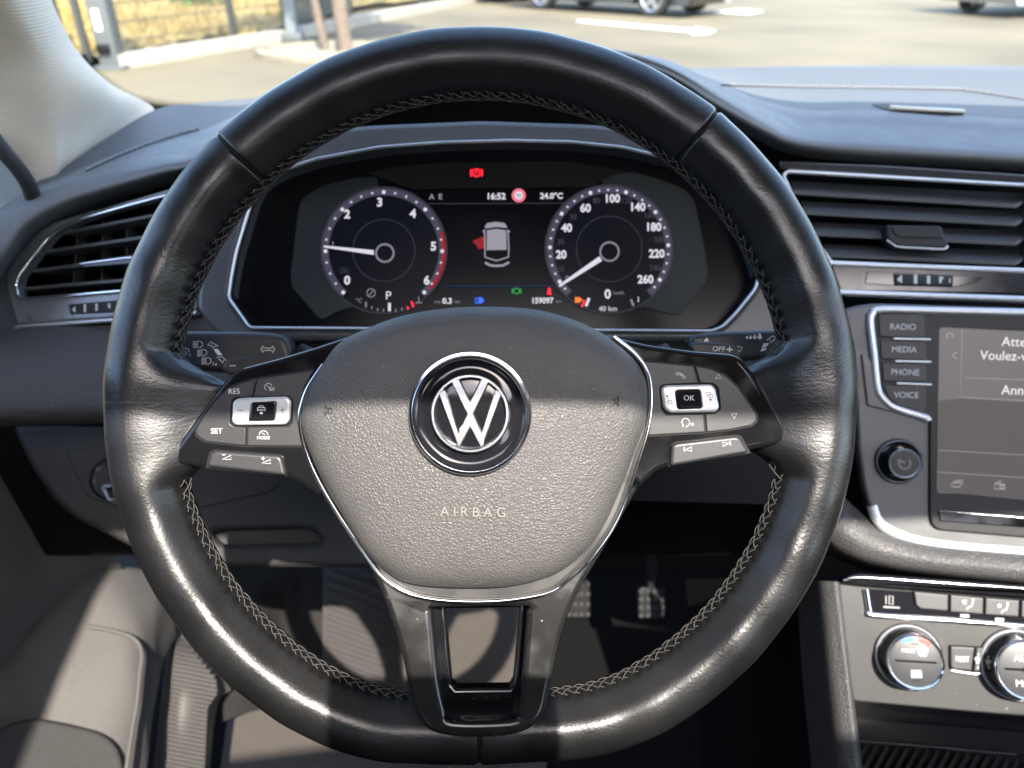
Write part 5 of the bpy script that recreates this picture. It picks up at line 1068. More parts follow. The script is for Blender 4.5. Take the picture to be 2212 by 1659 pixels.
tube('switch_chrome', on(LS, P((224, 1050), (250, 1049)), 0.008, 4), 0.0012, M['chrome'], ls, seg=8)
x, y = A4((650, 1385))[0]; x2, y2 = A4((625, 1460))[0]
marks('switch_symbols', LS, M['ink_dim'], ls, [[(x - 2, y - 5), (x + 5, y - 4), (x + 8, y), (x + 5, y + 4), (x - 2, y + 4), (x - 2, y - 5)], [(x - 10, y - 3), (x - 4, y - 3)], [(x - 10, y + 1), (x - 4, y + 1)], [(x - 6, y - 6), (x - 6, y + 5)], circ(x2, y2, 5, 12), [(x2 + 6, y2 - 4), (x2 + 8, y2 - 6)]], wpx=1.8, h=0.0004)

# ================================================================== DOOR, SILL, FOOTWELL
door = thing('door_panel', 'dark driver door lower panel with sunlit pocket and speaker mesh', 'door panel', pt(120, 1500, 0.8))
rows = [[(-300, 900, .60), (-120, 905, .66), (20, 920, .70), (90, 1010, .74), (200, 1100, .80)], [(-300, 1150, .60), (-120, 1150, .68), (20, 1150, .74), (130, 1170, .80), (260, 1220, .86)], [(-300, 1400, .62), (-120, 1390, .70), (10, 1380, .77), (120, 1330, .83), (250, 1260, .90)], [(-300, 1600, .62), (-150, 1600, .70), (-30, 1580, .78), (60, 1540, .84), (160, 1480, .90)]]
patch('upper_skin', rows, M['door'], door, nu=6, nv=6)
rows = [[(-120, 1470, .80), (0, 1385, .82), (33, 1356, .825), (100, 1270, .85), (147, 1210, .88), (187, 1170, .905), (260, 1150, .94), (333, 1140, .98)],
        [(-120, 1500, .765), (0, 1425, .785), (50, 1385, .79), (130, 1300, .82), (190, 1235, .85), (240, 1205, .88), (300, 1190, .92), (350, 1185, .95)],
        [(-120, 1560, .745), (20, 1500, .765), (90, 1450, .775), (190, 1370, .805), (250, 1310, .83), (290, 1275, .86), (330, 1250, .90), (365, 1240, .93)],
        [(-120, 1640, .735), (60, 1580, .75), (150, 1520, .765), (255, 1440, .795), (300, 1390, .82), (322, 1340, .85), (345, 1305, .88), (372, 1290, .92)],
        [(-120, 1760, .725), (120, 1720, .735), (225, 1640, .75), (297, 1560, .785), (316, 1500, .81), (332, 1440, .835), (348, 1390, .87), (376, 1350, .91)],
        [(-120, 1860, .73), (200, 1860, .73), (285, 1760, .745), (316, 1660, .785), (328, 1560, .82), (342, 1480, .85), (356, 1420, .88), (382, 1370, .92)]]
patch('pocket', rows, M['door'], door, nu=7, nv=6)
box('inner_wall', (-0.55, -0.03, 0.72), (0.03, 0.94, 0.76), M['door'], door, bevel=0.01)
box('window_ledge', (-0.56, 0.02, 1.10), (0.06, 1.02, 0.03), M['dash_mid'], door, bevel=0.012)
DP = Plane(180, 1500, 0.766, yaw=24, pitch=38)
tube('pocket_bead', on(DP.off(0.004), B1((560, 742), (700, 764), (830, 800), (895, 850), (918, 930), (905, 1050), (885, 1250), (850, 1450), (815, 1700)), 0.0, 6), 0.0022, M['door'], door, seg=8)
SPK = Plane(130, 1620, 0.748, yaw=18, pitch=30)
plate('speaker_mesh', B1((-300, 1520), (-60, 1420), (60, 1366), (150, 1345), (280, 1348), (480, 1385), (640, 1430), (735, 1500), (780, 1590), (795, 1700), (790, 1900), (-300, 1900)), SPK.off(0.016), -0.02, 0.0, M['speaker'], door, bevel=0.004, sm=4, res=3)
sill = thing('door_sill', 'ribbed grey sill plate between door pocket and footwell, partly sunlit', 'sill', pt(420, 1500, 0.95))
rows = [[(366, 1330, .94), (384, 1352, .945), (420, 1400, .95), (470, 1450, .965), (500, 1490, .98)], [(352, 1480, .90), (366, 1480, .905), (410, 1480, .91), (452, 1490, .93), (470, 1520, .96)], [(335, 1640, .86), (346, 1640, .865), (390, 1640, .87), (440, 1640, .89), (455, 1640, .94)], [(325, 1760, .82), (338, 1760, .825), (380, 1760, .83), (430, 1760, .85), (450, 1760, .90)]]
patch('base', rows, M['rib'], sill, nu=5, nv=6)
for i in range(44):
    t = i / 43; y = 1372 + t * 400
    xl = np.interp(y, [1372, 1480, 1640, 1772], [380, 366, 346, 337]); xr = np.interp(y, [1372, 1450, 1480, 1515, 1640, 1772], [392, 466, 470, 448, 442, 432])
    d = np.interp(y, [1340, 1480, 1640, 1772], [.944, .906, .866, .824])
    if xr - xl > 8: bar('sill_rib', pt(xl + 2, y - 3, d - .004), pt(xr, y + (xr - xl) * 0.16, d + .012), 0.0035, 0.003, (-0.2, -0.8, 0.5), M['rib'], sill)
fl = mesh_obj('floor', [(-0.8, -1.5, 0.34), (1.3, -1.5, 0.34), (1.3, 1.0, 0.34), (-0.8, 1.0, 0.34)], [(0, 1, 2, 3)], M['shade_carpet']); tag(fl, 'carpeted car floor with shade put into its colour', kind='structure')
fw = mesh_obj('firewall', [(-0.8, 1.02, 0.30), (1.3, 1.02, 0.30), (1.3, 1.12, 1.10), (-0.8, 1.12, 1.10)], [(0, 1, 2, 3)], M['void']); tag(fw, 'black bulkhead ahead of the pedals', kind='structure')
def floor_slab(name, pts, z, t, mat, parent=None):
    q = [ground_pt(*p, z=z) for p in pts]; n = len(q)
    V = q + [a - np.array([0, 0, t]) for a in q]
    return mesh_obj(name, V, [tuple(range(n))] + [(i, n + i, n + (i + 1) % n, (i + 1) % n) for i in range(n)], mat, parent)
fm = floor_slab('floor_mat', P((500, 1490), (880, 1290), (1130, 1280), (1170, 1500), (1190, 1800), (450, 1850)), 0.352, 0.01, M['mat']); tag(fm, 'worn brown-grey floor mat seen through the lower spoke', 'floor mat')
fr = thing('foot_rest', 'sloping ribbed left foot rest in the footwell', 'foot rest', pt(790, 1480, 1.05))
rows = [[(697, 1215, 1.06), (780, 1215, 1.06), (862, 1215, 1.06)], [(697, 1350, 1.06), (780, 1350, 1.06), (862, 1350, 1.06)], [(694, 1500, 1.06), (780, 1500, 1.06), (866, 1500, 1.06)]]
patch('slab', rows, M['foot'], fr, nu=3, nv=3, thick=0.03)
for i in range(12):
    y = 1225 + i * 24; bar('grip_rib', pt(705, y - 14, 1.056), pt(855, y + 40, 1.056), 0.006, 0.004, -FWD, M['foot'], fr, bevel=0.001)
def pedal(name, label, q, d, group=None):
    o = thing(name, label, 'pedal', pt(q[0][0], q[2][1], d))
    pl = Plane(sum(a[0] for a in q) / 4, sum(a[1] for a in q) / 4, d)
    plate('pad', q, pl, -0.012, 0.0, M['pedal'], o, bevel=0.003, r=0.008)
    (x0, y0), (x1, y1) = q[0], q[2]
    for i in range(4):
        for j in range(4): lathe('rubber_stud', pl, x0 + (x1 - x0) * (i + .5) / 4, y0 + (y1 - y0) * (j + .5) / 4, [(0.0034, 0.0), (0.0030, 0.002), (0.0001, 0.0022)], M['rubber'], o, seg=10)
    a = pl.w(0, 0, -0.012); bar('arm', a, a + np.array([0, 0.06, 0.22]), 0.016, 0.010, (1, 0, 0), M['plastic'], o)
pedal('brake_pedal', 'metal brake pedal with rubber studs partly hidden by the spoke', P((1222, 1250), (1276, 1250), (1276, 1338), (1222, 1338)), 1.02)
pedal('accelerator_pedal', 'studded metal accelerator pedal in the dark footwell', P((1377, 1268), (1437, 1268), (1437, 1338), (1377, 1338)), 1.02)
kk_ = thing('kick_panel', 'grey footwell kick panel left of the foot rest', 'panel', pt(560, 1450, 1.05))
rows = [[(400, 1225, 1.0), (470, 1225, 1.04), (560, 1225, 1.10), (640, 1225, 1.13), (697, 1225, 1.14)], [(440, 1330, 1.0), (500, 1325, 1.03), (560, 1320, 1.06), (620, 1335, 1.12), (697, 1330, 1.13)], [(480, 1480, 1.0), (530, 1450, 1.02), (590, 1440, 1.06), (640, 1440, 1.10), (697, 1440, 1.12)], [(480, 1560, 1.0), (530, 1540, 1.02), (590, 1530, 1.06), (640, 1530, 1.10), (697, 1520, 1.12)]]
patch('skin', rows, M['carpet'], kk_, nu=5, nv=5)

# ================================================================== PILLAR, WINDSCREEN, ROOF
pil = thing('pillar_trim', 'cream cloth windscreen pillar trim at upper left', 'pillar trim', pt(120, 330, 0.72))
rows = [[(-150, -120, .50), (-20, -120, .52), (30, -110, .55), (62, -100, .59), (80, -95, .62)],
        [(-150, 0, .54), (0, 0, .55), (60, 0, .575), (95, 0, .61), (112, 2, .645)],
        [(-150, 110, .57), (30, 110, .585), (105, 110, .605), (150, 110, .645), (166, 108, .69)],
        [(-150, 190, .59), (60, 200, .605), (150, 195, .63), (215, 186, .675), (238, 180, .74)],
        [(-150, 260, .60), (75, 290, .62), (150, 285, .645), (240, 246, .70), (318, 222, .80)],
        [(-150, 330, .61), (90, 350, .63), (140, 352, .645), (200, 322, .68), (336, 240, .80)],
        [(-150, 400, .615), (98, 400, .635), (135, 385, .655), (205, 330, .70), (345, 246, .82)]]
patch('cloth', rows, M['fabric'], pil, nu=7, nv=7)
tube('door_seal', catmull(np.array([pt(-60, 240, .545), pt(0, 318, .556), (pt(40, 365, .566)), pt(62, 400, .576), pt(76, 440, .588)]), 6), 0.0058, M['rubber'], pil, seg=12)
rows = [[(-330, 230, .60), (-150, 260, .60), (-40, 310, .60), (20, 360, .605), (60, 420, .61)], [(-330, 520, .60), (-150, 500, .60), (-40, 470, .60), (10, 470, .605), (60, 470, .61)]]
mr = tag(patch('mirror_corner', rows, pbr('side_window_corner', (0.18, 0.21, 0.22), 0.2), None, nu=4, nv=4, thick=0.004), 'grey quarter window corner behind the black door seal', 'window corner')

def glass_mat():
    m, nt, out = nodes('windscreen_glass'); N = nt.nodes.new
    t = N('ShaderNodeBsdfTransparent'); t.inputs[0].default_value = (0.93, 0.96, 0.94, 1)
    g = N('ShaderNodeBsdfGlossy'); g.inputs['Roughness'].default_value = 0.01
    f = N('ShaderNodeFresnel'); f.inputs[0].default_value = 1.2
    mx = N('ShaderNodeMixShader'); lk(nt, f.outputs[0], mx.inputs[0]); lk(nt, t.outputs[0], mx.inputs[1]); lk(nt, g.outputs[0], mx.inputs[2]); lk(nt, mx.outputs[0], out.inputs['Surface']); return m
M['glass'] = glass_mat()
def screen_pt(u, v):                       # u across, v up the windscreen
    x = -0.72 + 2.0 * u; base_y = 1.24 - 0.22 * (2 * u - 1) ** 2; base_z = 1.06
    y = base_y + (0.45 - base_y) * v; z = base_z + (1.60 - base_z) * v + 0.03 * math.sin(math.pi * v)
    return np.array([x, y, z])
V, Fc = [], []; nu_, nv_ = 24, 14
for j in range(nv_ + 1):
    for i in range(nu_ + 1): V.append(screen_pt(i / nu_, j / nv_))
for j in range(nv_):
    for i in range(nu_): a = j * (nu_ + 1) + i; Fc.append((a, a + 1, a + nu_ + 2, a + nu_ + 1))
ws = mesh_obj('windscreen', V, Fc, M['glass'], None, 80); tag(ws, 'clear curved windscreen above the dashboard', 'windscreen')
# dotted ceramic edge of the windscreen along the pillar
def frit_mat():
    m, nt, out = nodes('frit_dots'); N = nt.nodes.new
    tc = N('ShaderNodeTexCoord'); vo = N('ShaderNodeTexVoronoi'); vo.inputs['Scale'].default_value = 1.0; vo.inputs['Randomness'].default_value = 0.0
    mp = N('ShaderNodeMapping'); mp.inputs['Scale'].default_value = (7, 150, 1); lk(nt, tc.outputs['UV'], mp.inputs[0]); lk(nt, mp.outputs[0], vo.inputs['Vector'])
    sx = N('ShaderNodeSeparateXYZ'); lk(nt, tc.outputs['UV'], sx.inputs[0])
    mr = N('ShaderNodeMapRange'); mr.inputs[3].default_value = 0.62; mr.inputs[4].default_value = 0.16; lk(nt, sx.outputs[0], mr.inputs[0])
    lt = N('ShaderNodeMath'); lt.operation = 'LESS_THAN'; lk(nt, vo.outputs['Distance'], lt.inputs[0]); lk(nt, mr.outputs[0], lt.inputs[1])
    d = N('ShaderNodeBsdfDiffuse'); d.inputs[0].default_value = (0.012, 0.012, 0.012, 1); t = N('ShaderNodeBsdfTransparent')
    mx = N('ShaderNodeMixShader'); lk(nt, lt.outputs[0], mx.inputs[0]); lk(nt, t.outputs[0], mx.inputs[1]); lk(nt, d.outputs[0], mx.inputs[2]); lk(nt, mx.outputs[0], out.inputs['Surface']); return m
edge_l = catmull(np.array([pt(70, -110, .640), pt(92, 0, .66), pt(150, 108, .71), pt(225, 186, .76), pt(310, 226, .83), pt(420, 232, .86), pt(600, 222, .9)]), 10)
edge_r = catmull(np.array([pt(96, -110, .645), pt(118, 0, .665), pt(182, 108, .715), pt(262, 184, .765), pt(330, 209, .83), pt(430, 218, .86), pt(600, 208, .9)]), 10)
n = len(edge_l); fr_o = mesh_obj('frit_band', list(edge_l) + list(edge_r), [(i, i + 1, n + i + 1, n + i) for i in range(n - 1)], frit_mat(), ws)
uvl = fr_o.data.uv_layers.new(name='UV')
for poly in fr_o.data.polygons:
    for li in poly.loop_indices:
        vi = fr_o.data.loops[li].vertex_index; uvl.data[li].uv = ((0.0 if vi < n else 1.0), (vi % n) / (n - 1))

# unseen roof, opening cut as a slot to shape the sun: its front edge draws the line between shade and sun on the wheel
def back_to_roof(p, z): p = np.array(p); s = np.array(TO_SUN); return p + s * ((z - p[2]) / s[2])
ROOF_Z = 1.60
fe = back_to_roof(pt(1040, 912, 0.382), ROOF_Z)[1]
XL, XR, YB = -0.25, 0.68, -0.325
rz = ROOF_Z
V = [(-0.80, 0.46, rz), (1.32, 0.46, rz), (1.32, -1.9, rz), (-0.80, -1.9, rz), (XL, fe, rz), (XR, fe, rz), (XR, YB + 0.03, rz), (XL, YB - 0.10, rz)]
V += [(x, y, z + 0.04) for x, y, z in V]
Fc = [(0, 1, 5, 4), (1, 2, 6, 5), (2, 3, 7, 6), (3, 0, 4, 7)]; Fc += [tuple(i + 8 for i in reversed(f)) for f in Fc] + [(4, 5, 13, 12), (5, 6, 14, 13), (6, 7, 15, 14), (7, 4, 12, 15), (0, 8, 9, 1), (1, 9, 10, 2), (2, 10, 11, 3), (3, 11, 8, 0)]
rf = mesh_obj('roof', V, Fc, M['headliner'], None, 20); rf.data.materials.append(M['roof_rear_dark'])
for p in rf.data.polygons: p.material_index = 0 if (p.center.y > fe + 0.02) else 1  # pale front bounces light onto the dash, dark rear spares the gloss
tag(rf, 'unseen roof with a slot shaped for the sun, pale front and dark rear', kind='structure')
def wall(name, pts, mat, label):
    o = mesh_obj(name, pts, [tuple(range(len(pts)))], mat); return tag(o, label, kind='structure')
wall('wall_left', [(-0.80, 0.5, 0.3), (-0.80, -1.9, 0.3), (-0.80, -1.9, 1.06), (-0.80, -0.3, 1.42), (-0.80, 0.5, 1.12)], M['door'], 'unseen left side wall raised past the window line to block light')  # unseen blocker, raised above the door line to cut fill from the left
wall('wall_right', [(1.32, 1.0, 0.3), (1.32, -1.9, 0.3), (1.32, -1.9, 1.06), (1.32, 1.0, 1.06)], M['door'], 'passenger side door below its window')
wall('light_block_left', [(-0.80, -0.35, 1.06), (-0.80, -1.9, 1.06), (-0.80, -1.9, 1.60), (-0.80, -0.35, 1.60)], M['door'], 'unseen panel closing the rear left window against side light')  # added sheet over the window opening, darkens the cabin
wall('wall_rear', [(-0.80, -1.9, 0.3), (1.32, -1.9, 0.3), (1.32, -1.9, 1.28), (-0.80, -1.9, 1.28)], M['door'], 'rear of the cabin')
def seat(name, x, label):
    s = thing(name, label, 'seat', (x, -0.5, 0.36), 'front seats')
    V = []
    def blob(nm, c, size, bev): box(nm, c, size, M['carpet'], s, bevel=bev)
    blob('backrest', (x, -0.52, 0.98), (0.50, 0.14, 0.70), 0.05); blob('headrest', (x, -0.56, 1.43), (0.26, 0.09, 0.17), 0.035); blob('cushion', (x, -0.20, 0.56), (0.52, 0.46, 0.16), 0.05)
seat('driver_seat', 0.0, 'driver seat behind the camera'); seat('passenger_seat', 0.75, 'passenger seat right of the console')
# the phone that takes the picture; its body shades the foot of the wheel
ph = thing('smartphone', 'dark smartphone held in front of the wheel', 'phone', CAM - FWD * 0.02)
PHP = Plane.__new__(Plane); PHP.o = CAM - FWD * 0.012; PHP.u, PHP.v, PHP.n = RIGHT, UP, -FWD
c0 = PHP.w(-0.058, -0.030); 
bar('body', PHP.w(-0.020, -0.031), PHP.w(0.092, -0.031), 0.074, 0.008, FWD, M['gloss_clean'], ph, bevel=0.0035)
# ================================================================== OUTSIDE
def ground_mat():
    m, nt, out = nodes('pale_asphalt'); N = nt.nodes.new
    b = N('ShaderNodeBsdfPrincipled'); lk(nt, b.outputs[0], out.inputs['Surface']); b.inputs['Roughness'].default_value = 0.9
    tc = N('ShaderNodeTexCoord'); n1 = N('ShaderNodeTexNoise'); n1.inputs['Scale'].default_value = 0.35; n1.inputs['Detail'].default_value = 8; lk(nt, tc.outputs['Object'], n1.inputs['Vector'])
    cr = N('ShaderNodeValToRGB'); cr.color_ramp.elements[0].position = 0.32; cr.color_ramp.elements[0].color = (0.165, 0.138, 0.085, 1); cr.color_ramp.elements[1].position = 0.68; cr.color_ramp.elements[1].color = (0.29, 0.245, 0.15, 1)
    lk(nt, n1.outputs[0], cr.inputs[0])
    n2 = N('ShaderNodeTexNoise'); n2.inputs['Scale'].default_value = 60; n2.inputs['Detail'].default_value = 4; lk(nt, tc.outputs['Object'], n2.inputs['Vector'])
    mx = N('ShaderNodeMix'); mx.data_type = 'RGBA'; mx.blend_type = 'MULTIPLY'; mx.inputs[0].default_value = 0.5; lk(nt, cr.outputs[0], mx.inputs[6]); lk(nt, n2.outputs['Color'], mx.inputs[7])
    hs = N('ShaderNodeHueSaturation'); hs.inputs['Saturation'].default_value = 1.0; hs.inputs['Value'].default_value = 0.56; lk(nt, mx.outputs[2], hs.inputs['Color']); lk(nt, hs.outputs[0], b.inputs['Base Color']); return m
gr = mesh_obj('ground', [(-250, 1.9, 0), (250, 1.9, 0), (250, 400, 0), (-250, 400, 0), (-250, -200, 0), (250, -200, 0)], [(0, 1, 2, 3), (4, 5, 1, 0)], ground_mat()); tag(gr, kind='structure')
M['paint'] = pbr('road_paint', (0.62, 0.60, 0.55), 0.8, cvar=0.25, rscale=8)
def flat_poly(name, pts, z, mat, label, cat=None, kind=None):
    q = [ground_pt(*p, z=z) for p in pts]; o = mesh_obj(name, q, [tuple(range(len(q)))], mat); return tag(o, label, cat, kind=kind)
arrow = P((1246, 46), (1250, 43), (1500, 64), (1502, 59), (1546, 66), (1530, 73), (1494, 74), (1497, 69))
flat_poly('road_marking', arrow, 0.004, M['paint'], 'white arrow painted on the car park ahead of the hood', 'road marking')
flat_poly('road_marking', P((1540, 26), (1620, 30), (1650, 24), (1600, 20)), 0.004, M['paint'], 'short white paint patch beside the black car nose', 'road marking')

# ---- fence line, kerb, dry bank
f0 = ground_pt(262, 150); f1 = ground_pt(520, 103); f2 = ground_pt(633, 88); f3 = ground_pt(767, 38); f4 = ground_pt(1040, 3)
M['concrete'] = pbr('pale_concrete', (0.27, 0.255, 0.215), 0.9, cvar=0.2, rscale=4)
line = [f0, f1, f2, f3, f4]
def along(a, b, off):
    d = (b - a)[:2]; d = d / np.linalg.norm(d); n = np.array([-d[1], d[0], 0]); return n * off
def kerb(a, b, label):
    n = along(a, b, 0.18); V = [a, b, b + n, a + n]; V = V + [v + np.array([0, 0, 0.15]) for v in V]
    o = mesh_obj('kerb', V, [(4, 5, 6, 7), (0, 1, 5, 4), (1, 2, 6, 5), (2, 3, 7, 6), (3, 0, 4, 7)], M['concrete']); return tag(o, label, 'kerb')
kerb(f0, f2, 'pale concrete kerb under the mesh fence, left of the tree'); kerb(f2 + (f3 - f2) * 0.05, f4, 'pale concrete kerb of the far mesh fence behind the tree')
M['steel'] = pbr('galvanised_post', (0.08, 0.088, 0.09), 0.5); M['dark_steel'] = pbr('dark_fence_steel', (0.030, 0.034, 0.034), 0.5); M['wire'] = pbr('fence_wire', (0.05, 0.055, 0.05), 0.5)
def fence(a, b, label, h=1.55, step=0.055):
    n = along(a, b, 0.09); a, b = a + n, b + n
    t = thing('mesh_fence', label, 'fence', a, 'fence panels')
    L = np.linalg.norm(b - a); d = (b - a) / L; V, Fc = [], []
    def stick(p, q, w):
        base = len(V); u = np.array([d[0], d[1], 0]) if abs(p[2] - q[2]) > 0.1 else np.array([0, 0, 1.0]); v = np.cross((q - p) / np.linalg.norm(q - p), u)
        for x in (p, q): V.extend([x + u * w, x + v * w, x - u * w, x - v * w])
        for k in range(4): Fc.append((base + k, base + (k + 1) % 4, base + 4 + (k + 1) % 4, base + 4 + k))
    for i in range(int(L / step) + 1):
        p = a + d * (i * step); stick(p + np.array([0, 0, .16]), p + np.array([0, 0, h]), 0.008)
    for z in np.arange(0.28, h, 0.2): stick(a + np.array([0, 0, z]), b + np.array([0, 0, z]), 0.008)
    tag(mesh_obj('wire_mesh', V, Fc, M['wire'], t), kind='stuff')
    k = max(1, int(round(L / 2.5)))
    for i in range(k + 1):
        p = a + d * (L * i / k); box('fence_post', p + np.array([0, 0, h / 2]), (0.06, 0.06, h), M['dark_steel'], t)
fence(f0, f1, 'dark wire mesh fence panel beside the gate post'); fence(f1, f2, 'dark wire mesh fence panel ending at the pale pole'); fence(f2, f3, 'long dark wire mesh fence behind the tree'); fence(f3, f4, 'far wire mesh fence leading to the parked cars')
# dry grass bank
def bank():
    base = [f0 - (f1 - f0) * 3 + along(f0, f4, 1.0) * 1.5, f0 - (f1 - f0) * 0.5 + along(f0, f4, 1.0) * 0.5] + [x + along(f0, f4, 1.0) * 0.25 for x in line] + [f4 + np.array([12, 12, 0])]; V, Fc, nn = [], [], len(base)
    P2 = catmull(np.array(base), 14); n = along(f0, f4, 1.0); rnd = random.Random(5)
    K2 = 18
    for p in P2:
        for k in range(K2):
            s = 0.2 + k * 0.30; q = p + n * s; z = 0.10 + 0.055 * s + rnd.uniform(-0.04, 0.05); V.append((q[0] + rnd.uniform(-.05, .05), q[1] + rnd.uniform(-.05, .05), z))
    for i in range(len(P2) - 1):
        for k in range(K2 - 1): a = i * K2 + k; Fc.append((a, a + 1, a + K2 + 1, a + K2))
    # blades
    for _ in range(9000):
        i = rnd.randrange(len(P2) - 1); p = P2[i] + (P2[i + 1] - P2[i]) * rnd.random(); s = rnd.uniform(0.25, 5.2); q = p + n * s; z = 0.08 + 0.055 * s; h = rnd.uniform(0.05, 0.22); w = rnd.uniform(0.01, 0.03); a = rnd.uniform(0, 6.28)
        b = len(V); lean = np.array([rnd.uniform(-.1, .1), rnd.uniform(-.1, .1), h]); q = np.array([q[0], q[1], z]); u = np.array([math.cos(a) * w, math.sin(a) * w, 0])
        V += [tuple(q - u), tuple(q + u), tuple(q + lean)]; Fc.append((b, b + 1, b + 2))
    m = pbr('dry_grass', (0.24, 0.175, 0.058), 0.9, cvar=0.35, rscale=3)
    return tag(mesh_obj('dry_grass', V, Fc, m, None, 60), 'dry yellow grass bank beyond the fence', 'grass', kind='stuff')
bank()
n = along(f0, f4, 1.0); r0, r1 = f0 + n * 5.4 + np.array([-12, -4, .36]), f4 + n * 5.4 + np.array([8, 10, .36])
rd = mesh_obj('road', [r0, r1, r1 + n * 7, r0 + n * 7], [(0, 1, 2, 3)], pbr('pale_road', (0.22, 0.215, 0.20), 0.9, cvar=0.15, rscale=2)); tag(rd, 'pale road beyond the dry bank', kind='structure')
w0, w1 = r0 + n * 7.2, r1 + n * 7.2
wl_ = mesh_obj('wall', [w0, w1, w1 + np.array([0, 0, 1.6]), w0 + np.array([0, 0, 1.6]), w0 + n * .2, w1 + n * .2, w1 + n * .2 + np.array([0, 0, 1.6]), w0 + n * .2 + np.array([0, 0, 1.6])], [(0, 1, 2, 3), (3, 2, 6, 7), (4, 7, 6, 5), (0, 3, 7, 4), (1, 5, 6, 2)], pbr('grey_wall', (0.30, 0.30, 0.29), 0.9, cvar=0.2, rscale=1)); tag(wl_, 'long grey wall across the road behind the fence', 'wall')
# green shrub across the road
def shrub(c, r, label):
    rnd = random.Random(9); V, Fc = [], []
    for _ in range(700):
        d = np.array([rnd.gauss(0, 1) for _ in range(3)]); d = d / np.linalg.norm(d) * r * rnd.uniform(.5, 1); d[2] = abs(d[2]) * 1.1; p = c + d; b = len(V); s = 0.06
        a1 = np.array([rnd.gauss(0, 1) for _ in range(3)]) * s; a2 = np.array([rnd.gauss(0, 1) for _ in range(3)]) * s; V += [p, p + a1, p + a1 + a2, p + a2]; Fc.append((b, b + 1, b + 2, b + 3))
    t = thing('shrub', label, 'shrub', c); mesh_obj('foliage', V, Fc, pbr('leaf_green', (0.07, 0.14, 0.03), 0.6, cvar=0.4, rscale=5), t); box('stem', c + np.array([0, 0, .15]), (.06, .06, .3), M['dark_steel'], t)
sh = ground_pt(465, 52); shrub(sh + np.array([-.6, 1.0, .35]), .55, 'small green shrub on the bank behind the fence')

# ---- gate
gp = ground_pt(240, 150)
g = thing('gate_post', 'thick grey steel gate post with white label and latch', 'gate post', gp)
box('post', gp + np.array([0, .1, .95]), (0.22, 0.22, 1.9), M['steel'], g, bevel=0.01); box('foot_plate', gp + np.array([0, .1, .02]), (0.34, 0.34, 0.03), M['steel'], g)
box('label_plate', gp + np.array([-.02, -.015, .52]), (0.07, 0.008, 0.22), M['paint'], g); box('latch', gp + np.array([-.02, -.03, .22]), (0.14, 0.05, 0.10), M['pedal'], g, bevel=.008)
gl = thing('sliding_gate', 'dark grey barred gate left of the thick post', 'gate', gp + np.array([-.9, 0, 0]))
box('stile', gp + np.array([-.26, .05, .95]), (0.07, 0.06, 1.75), M['dark_steel'], gl); box('bottom_rail', gp + np.array([-1.5, .05, .12]), (2.5, .06, .08), M['dark_steel'], gl); box('top_rail', gp + np.array([-1.5, .05, 1.80]), (2.5, .06, .06), M['dark_steel'], gl)
for i in range(12): box('gate_bar', gp + np.array([-.48 - .19 * i, .05, .96]), (0.035, 0.035, 1.66), M['dark_steel'], gl)
pp = ground_pt(634, 90)
po = thing('pole', 'pale blue-grey square pole with foot plate near the tree', 'pole', pp); box('shaft', pp + np.array([0, 0, 1.4]), (0.14, 0.14, 2.8), pbr('pale_pole', (0.13, 0.15, 0.16), 0.5), po); box('foot_plate', pp + np.array([0, 0, .06]), (0.30, 0.26, .12), M['steel'], po, bevel=.01)

# ---- tree with two bare trunks
tb = ground_pt(728, 118)
tr_ = thing('tree', 'brown twin-stemmed tree in a gravel ring before the fence', 'tree', tb)
bark = pbr('bark', (0.13, 0.10, 0.078), 0.9, grain=('noise', 30, 0.9, 0.03), cvar=0.4, rscale=14)
def trunk(pts, r0, r1):
    q = catmull(np.array(pts), 6); V, Fc = [], []; n = len(q); rnd = random.Random(2)
    for i, p in enumerate(q):
        r = r0 + (r1 - r0) * i / (n - 1)
        for k in range(12): a = 2 * math.pi * k / 12; rr = r * (1 + rnd.uniform(-.12, .12)); V.append(p + np.array([math.cos(a) * rr, math.sin(a) * rr, 0]))
    for i in range(n - 1):
        for k in range(12): l = (k + 1) % 12; Fc.append((i * 12 + k, i * 12 + l, i * 12 + 12 + l, i * 12 + 12 + k))
    return mesh_obj('trunk', V, Fc, bark, tr_, 80)
trunk([tb + np.array([.12, 0, 0]), tb + np.array([.10, 0, .8]), tb + np.array([.16, .1, 1.8]), tb + np.array([.3, .1, 3.2])], .10, .06); trunk([tb + np.array([-.16, .1, 0]), tb + np.array([-.22, .1, .5]), tb + np.array([-.28, .1, 1.2]), tb + np.array([-.6, .2, 3.0])], .06, .04)
rnd = random.Random(4); V, Fc = [], []
for _ in range(2600):
    d = np.array([rnd.gauss(0, 1) for _ in range(3)]); d = d / np.linalg.norm(d) * np.array([1.5, 1.5, 1.1]) * rnd.uniform(.35, 1) ** .5; p = tb + np.array([0, .1, 4.0]) + d; b = len(V); s = .09
    a1 = np.array([rnd.gauss(0, 1) for _ in range(3)]) * s; a2 = np.array([rnd.gauss(0, 1) for _ in range(3)]) * s; V += [p, p + a1, p + a1 + a2, p + a2]; Fc.append((b, b + 1, b + 2, b + 3))
mesh_obj('crown', V, Fc, bpy.data.materials['leaf_green'], tr_)
V, Fc = [], []; K3 = 28
for r, z in ((1.05, .0), (1.05, .07), (.93, .09), (.90, .04), (.05, .05)):
    for k in range(K3): a = 2 * math.pi * k / K3; V.append(tb + np.array([math.cos(a) * r, math.sin(a) * r * .8, z + rnd.uniform(-.012, .012)]))
for i in range(4):
    for k in range(K3): l = (k + 1) % K3; Fc.append((i * K3 + k, i * K3 + l, i * K3 + K3 + l, i * K3 + K3 + k))
mesh_obj('gravel_ring', V, Fc, pbr('gravel', (0.17, 0.15, 0.115), .95, cvar=.5, rscale=20), tr_)

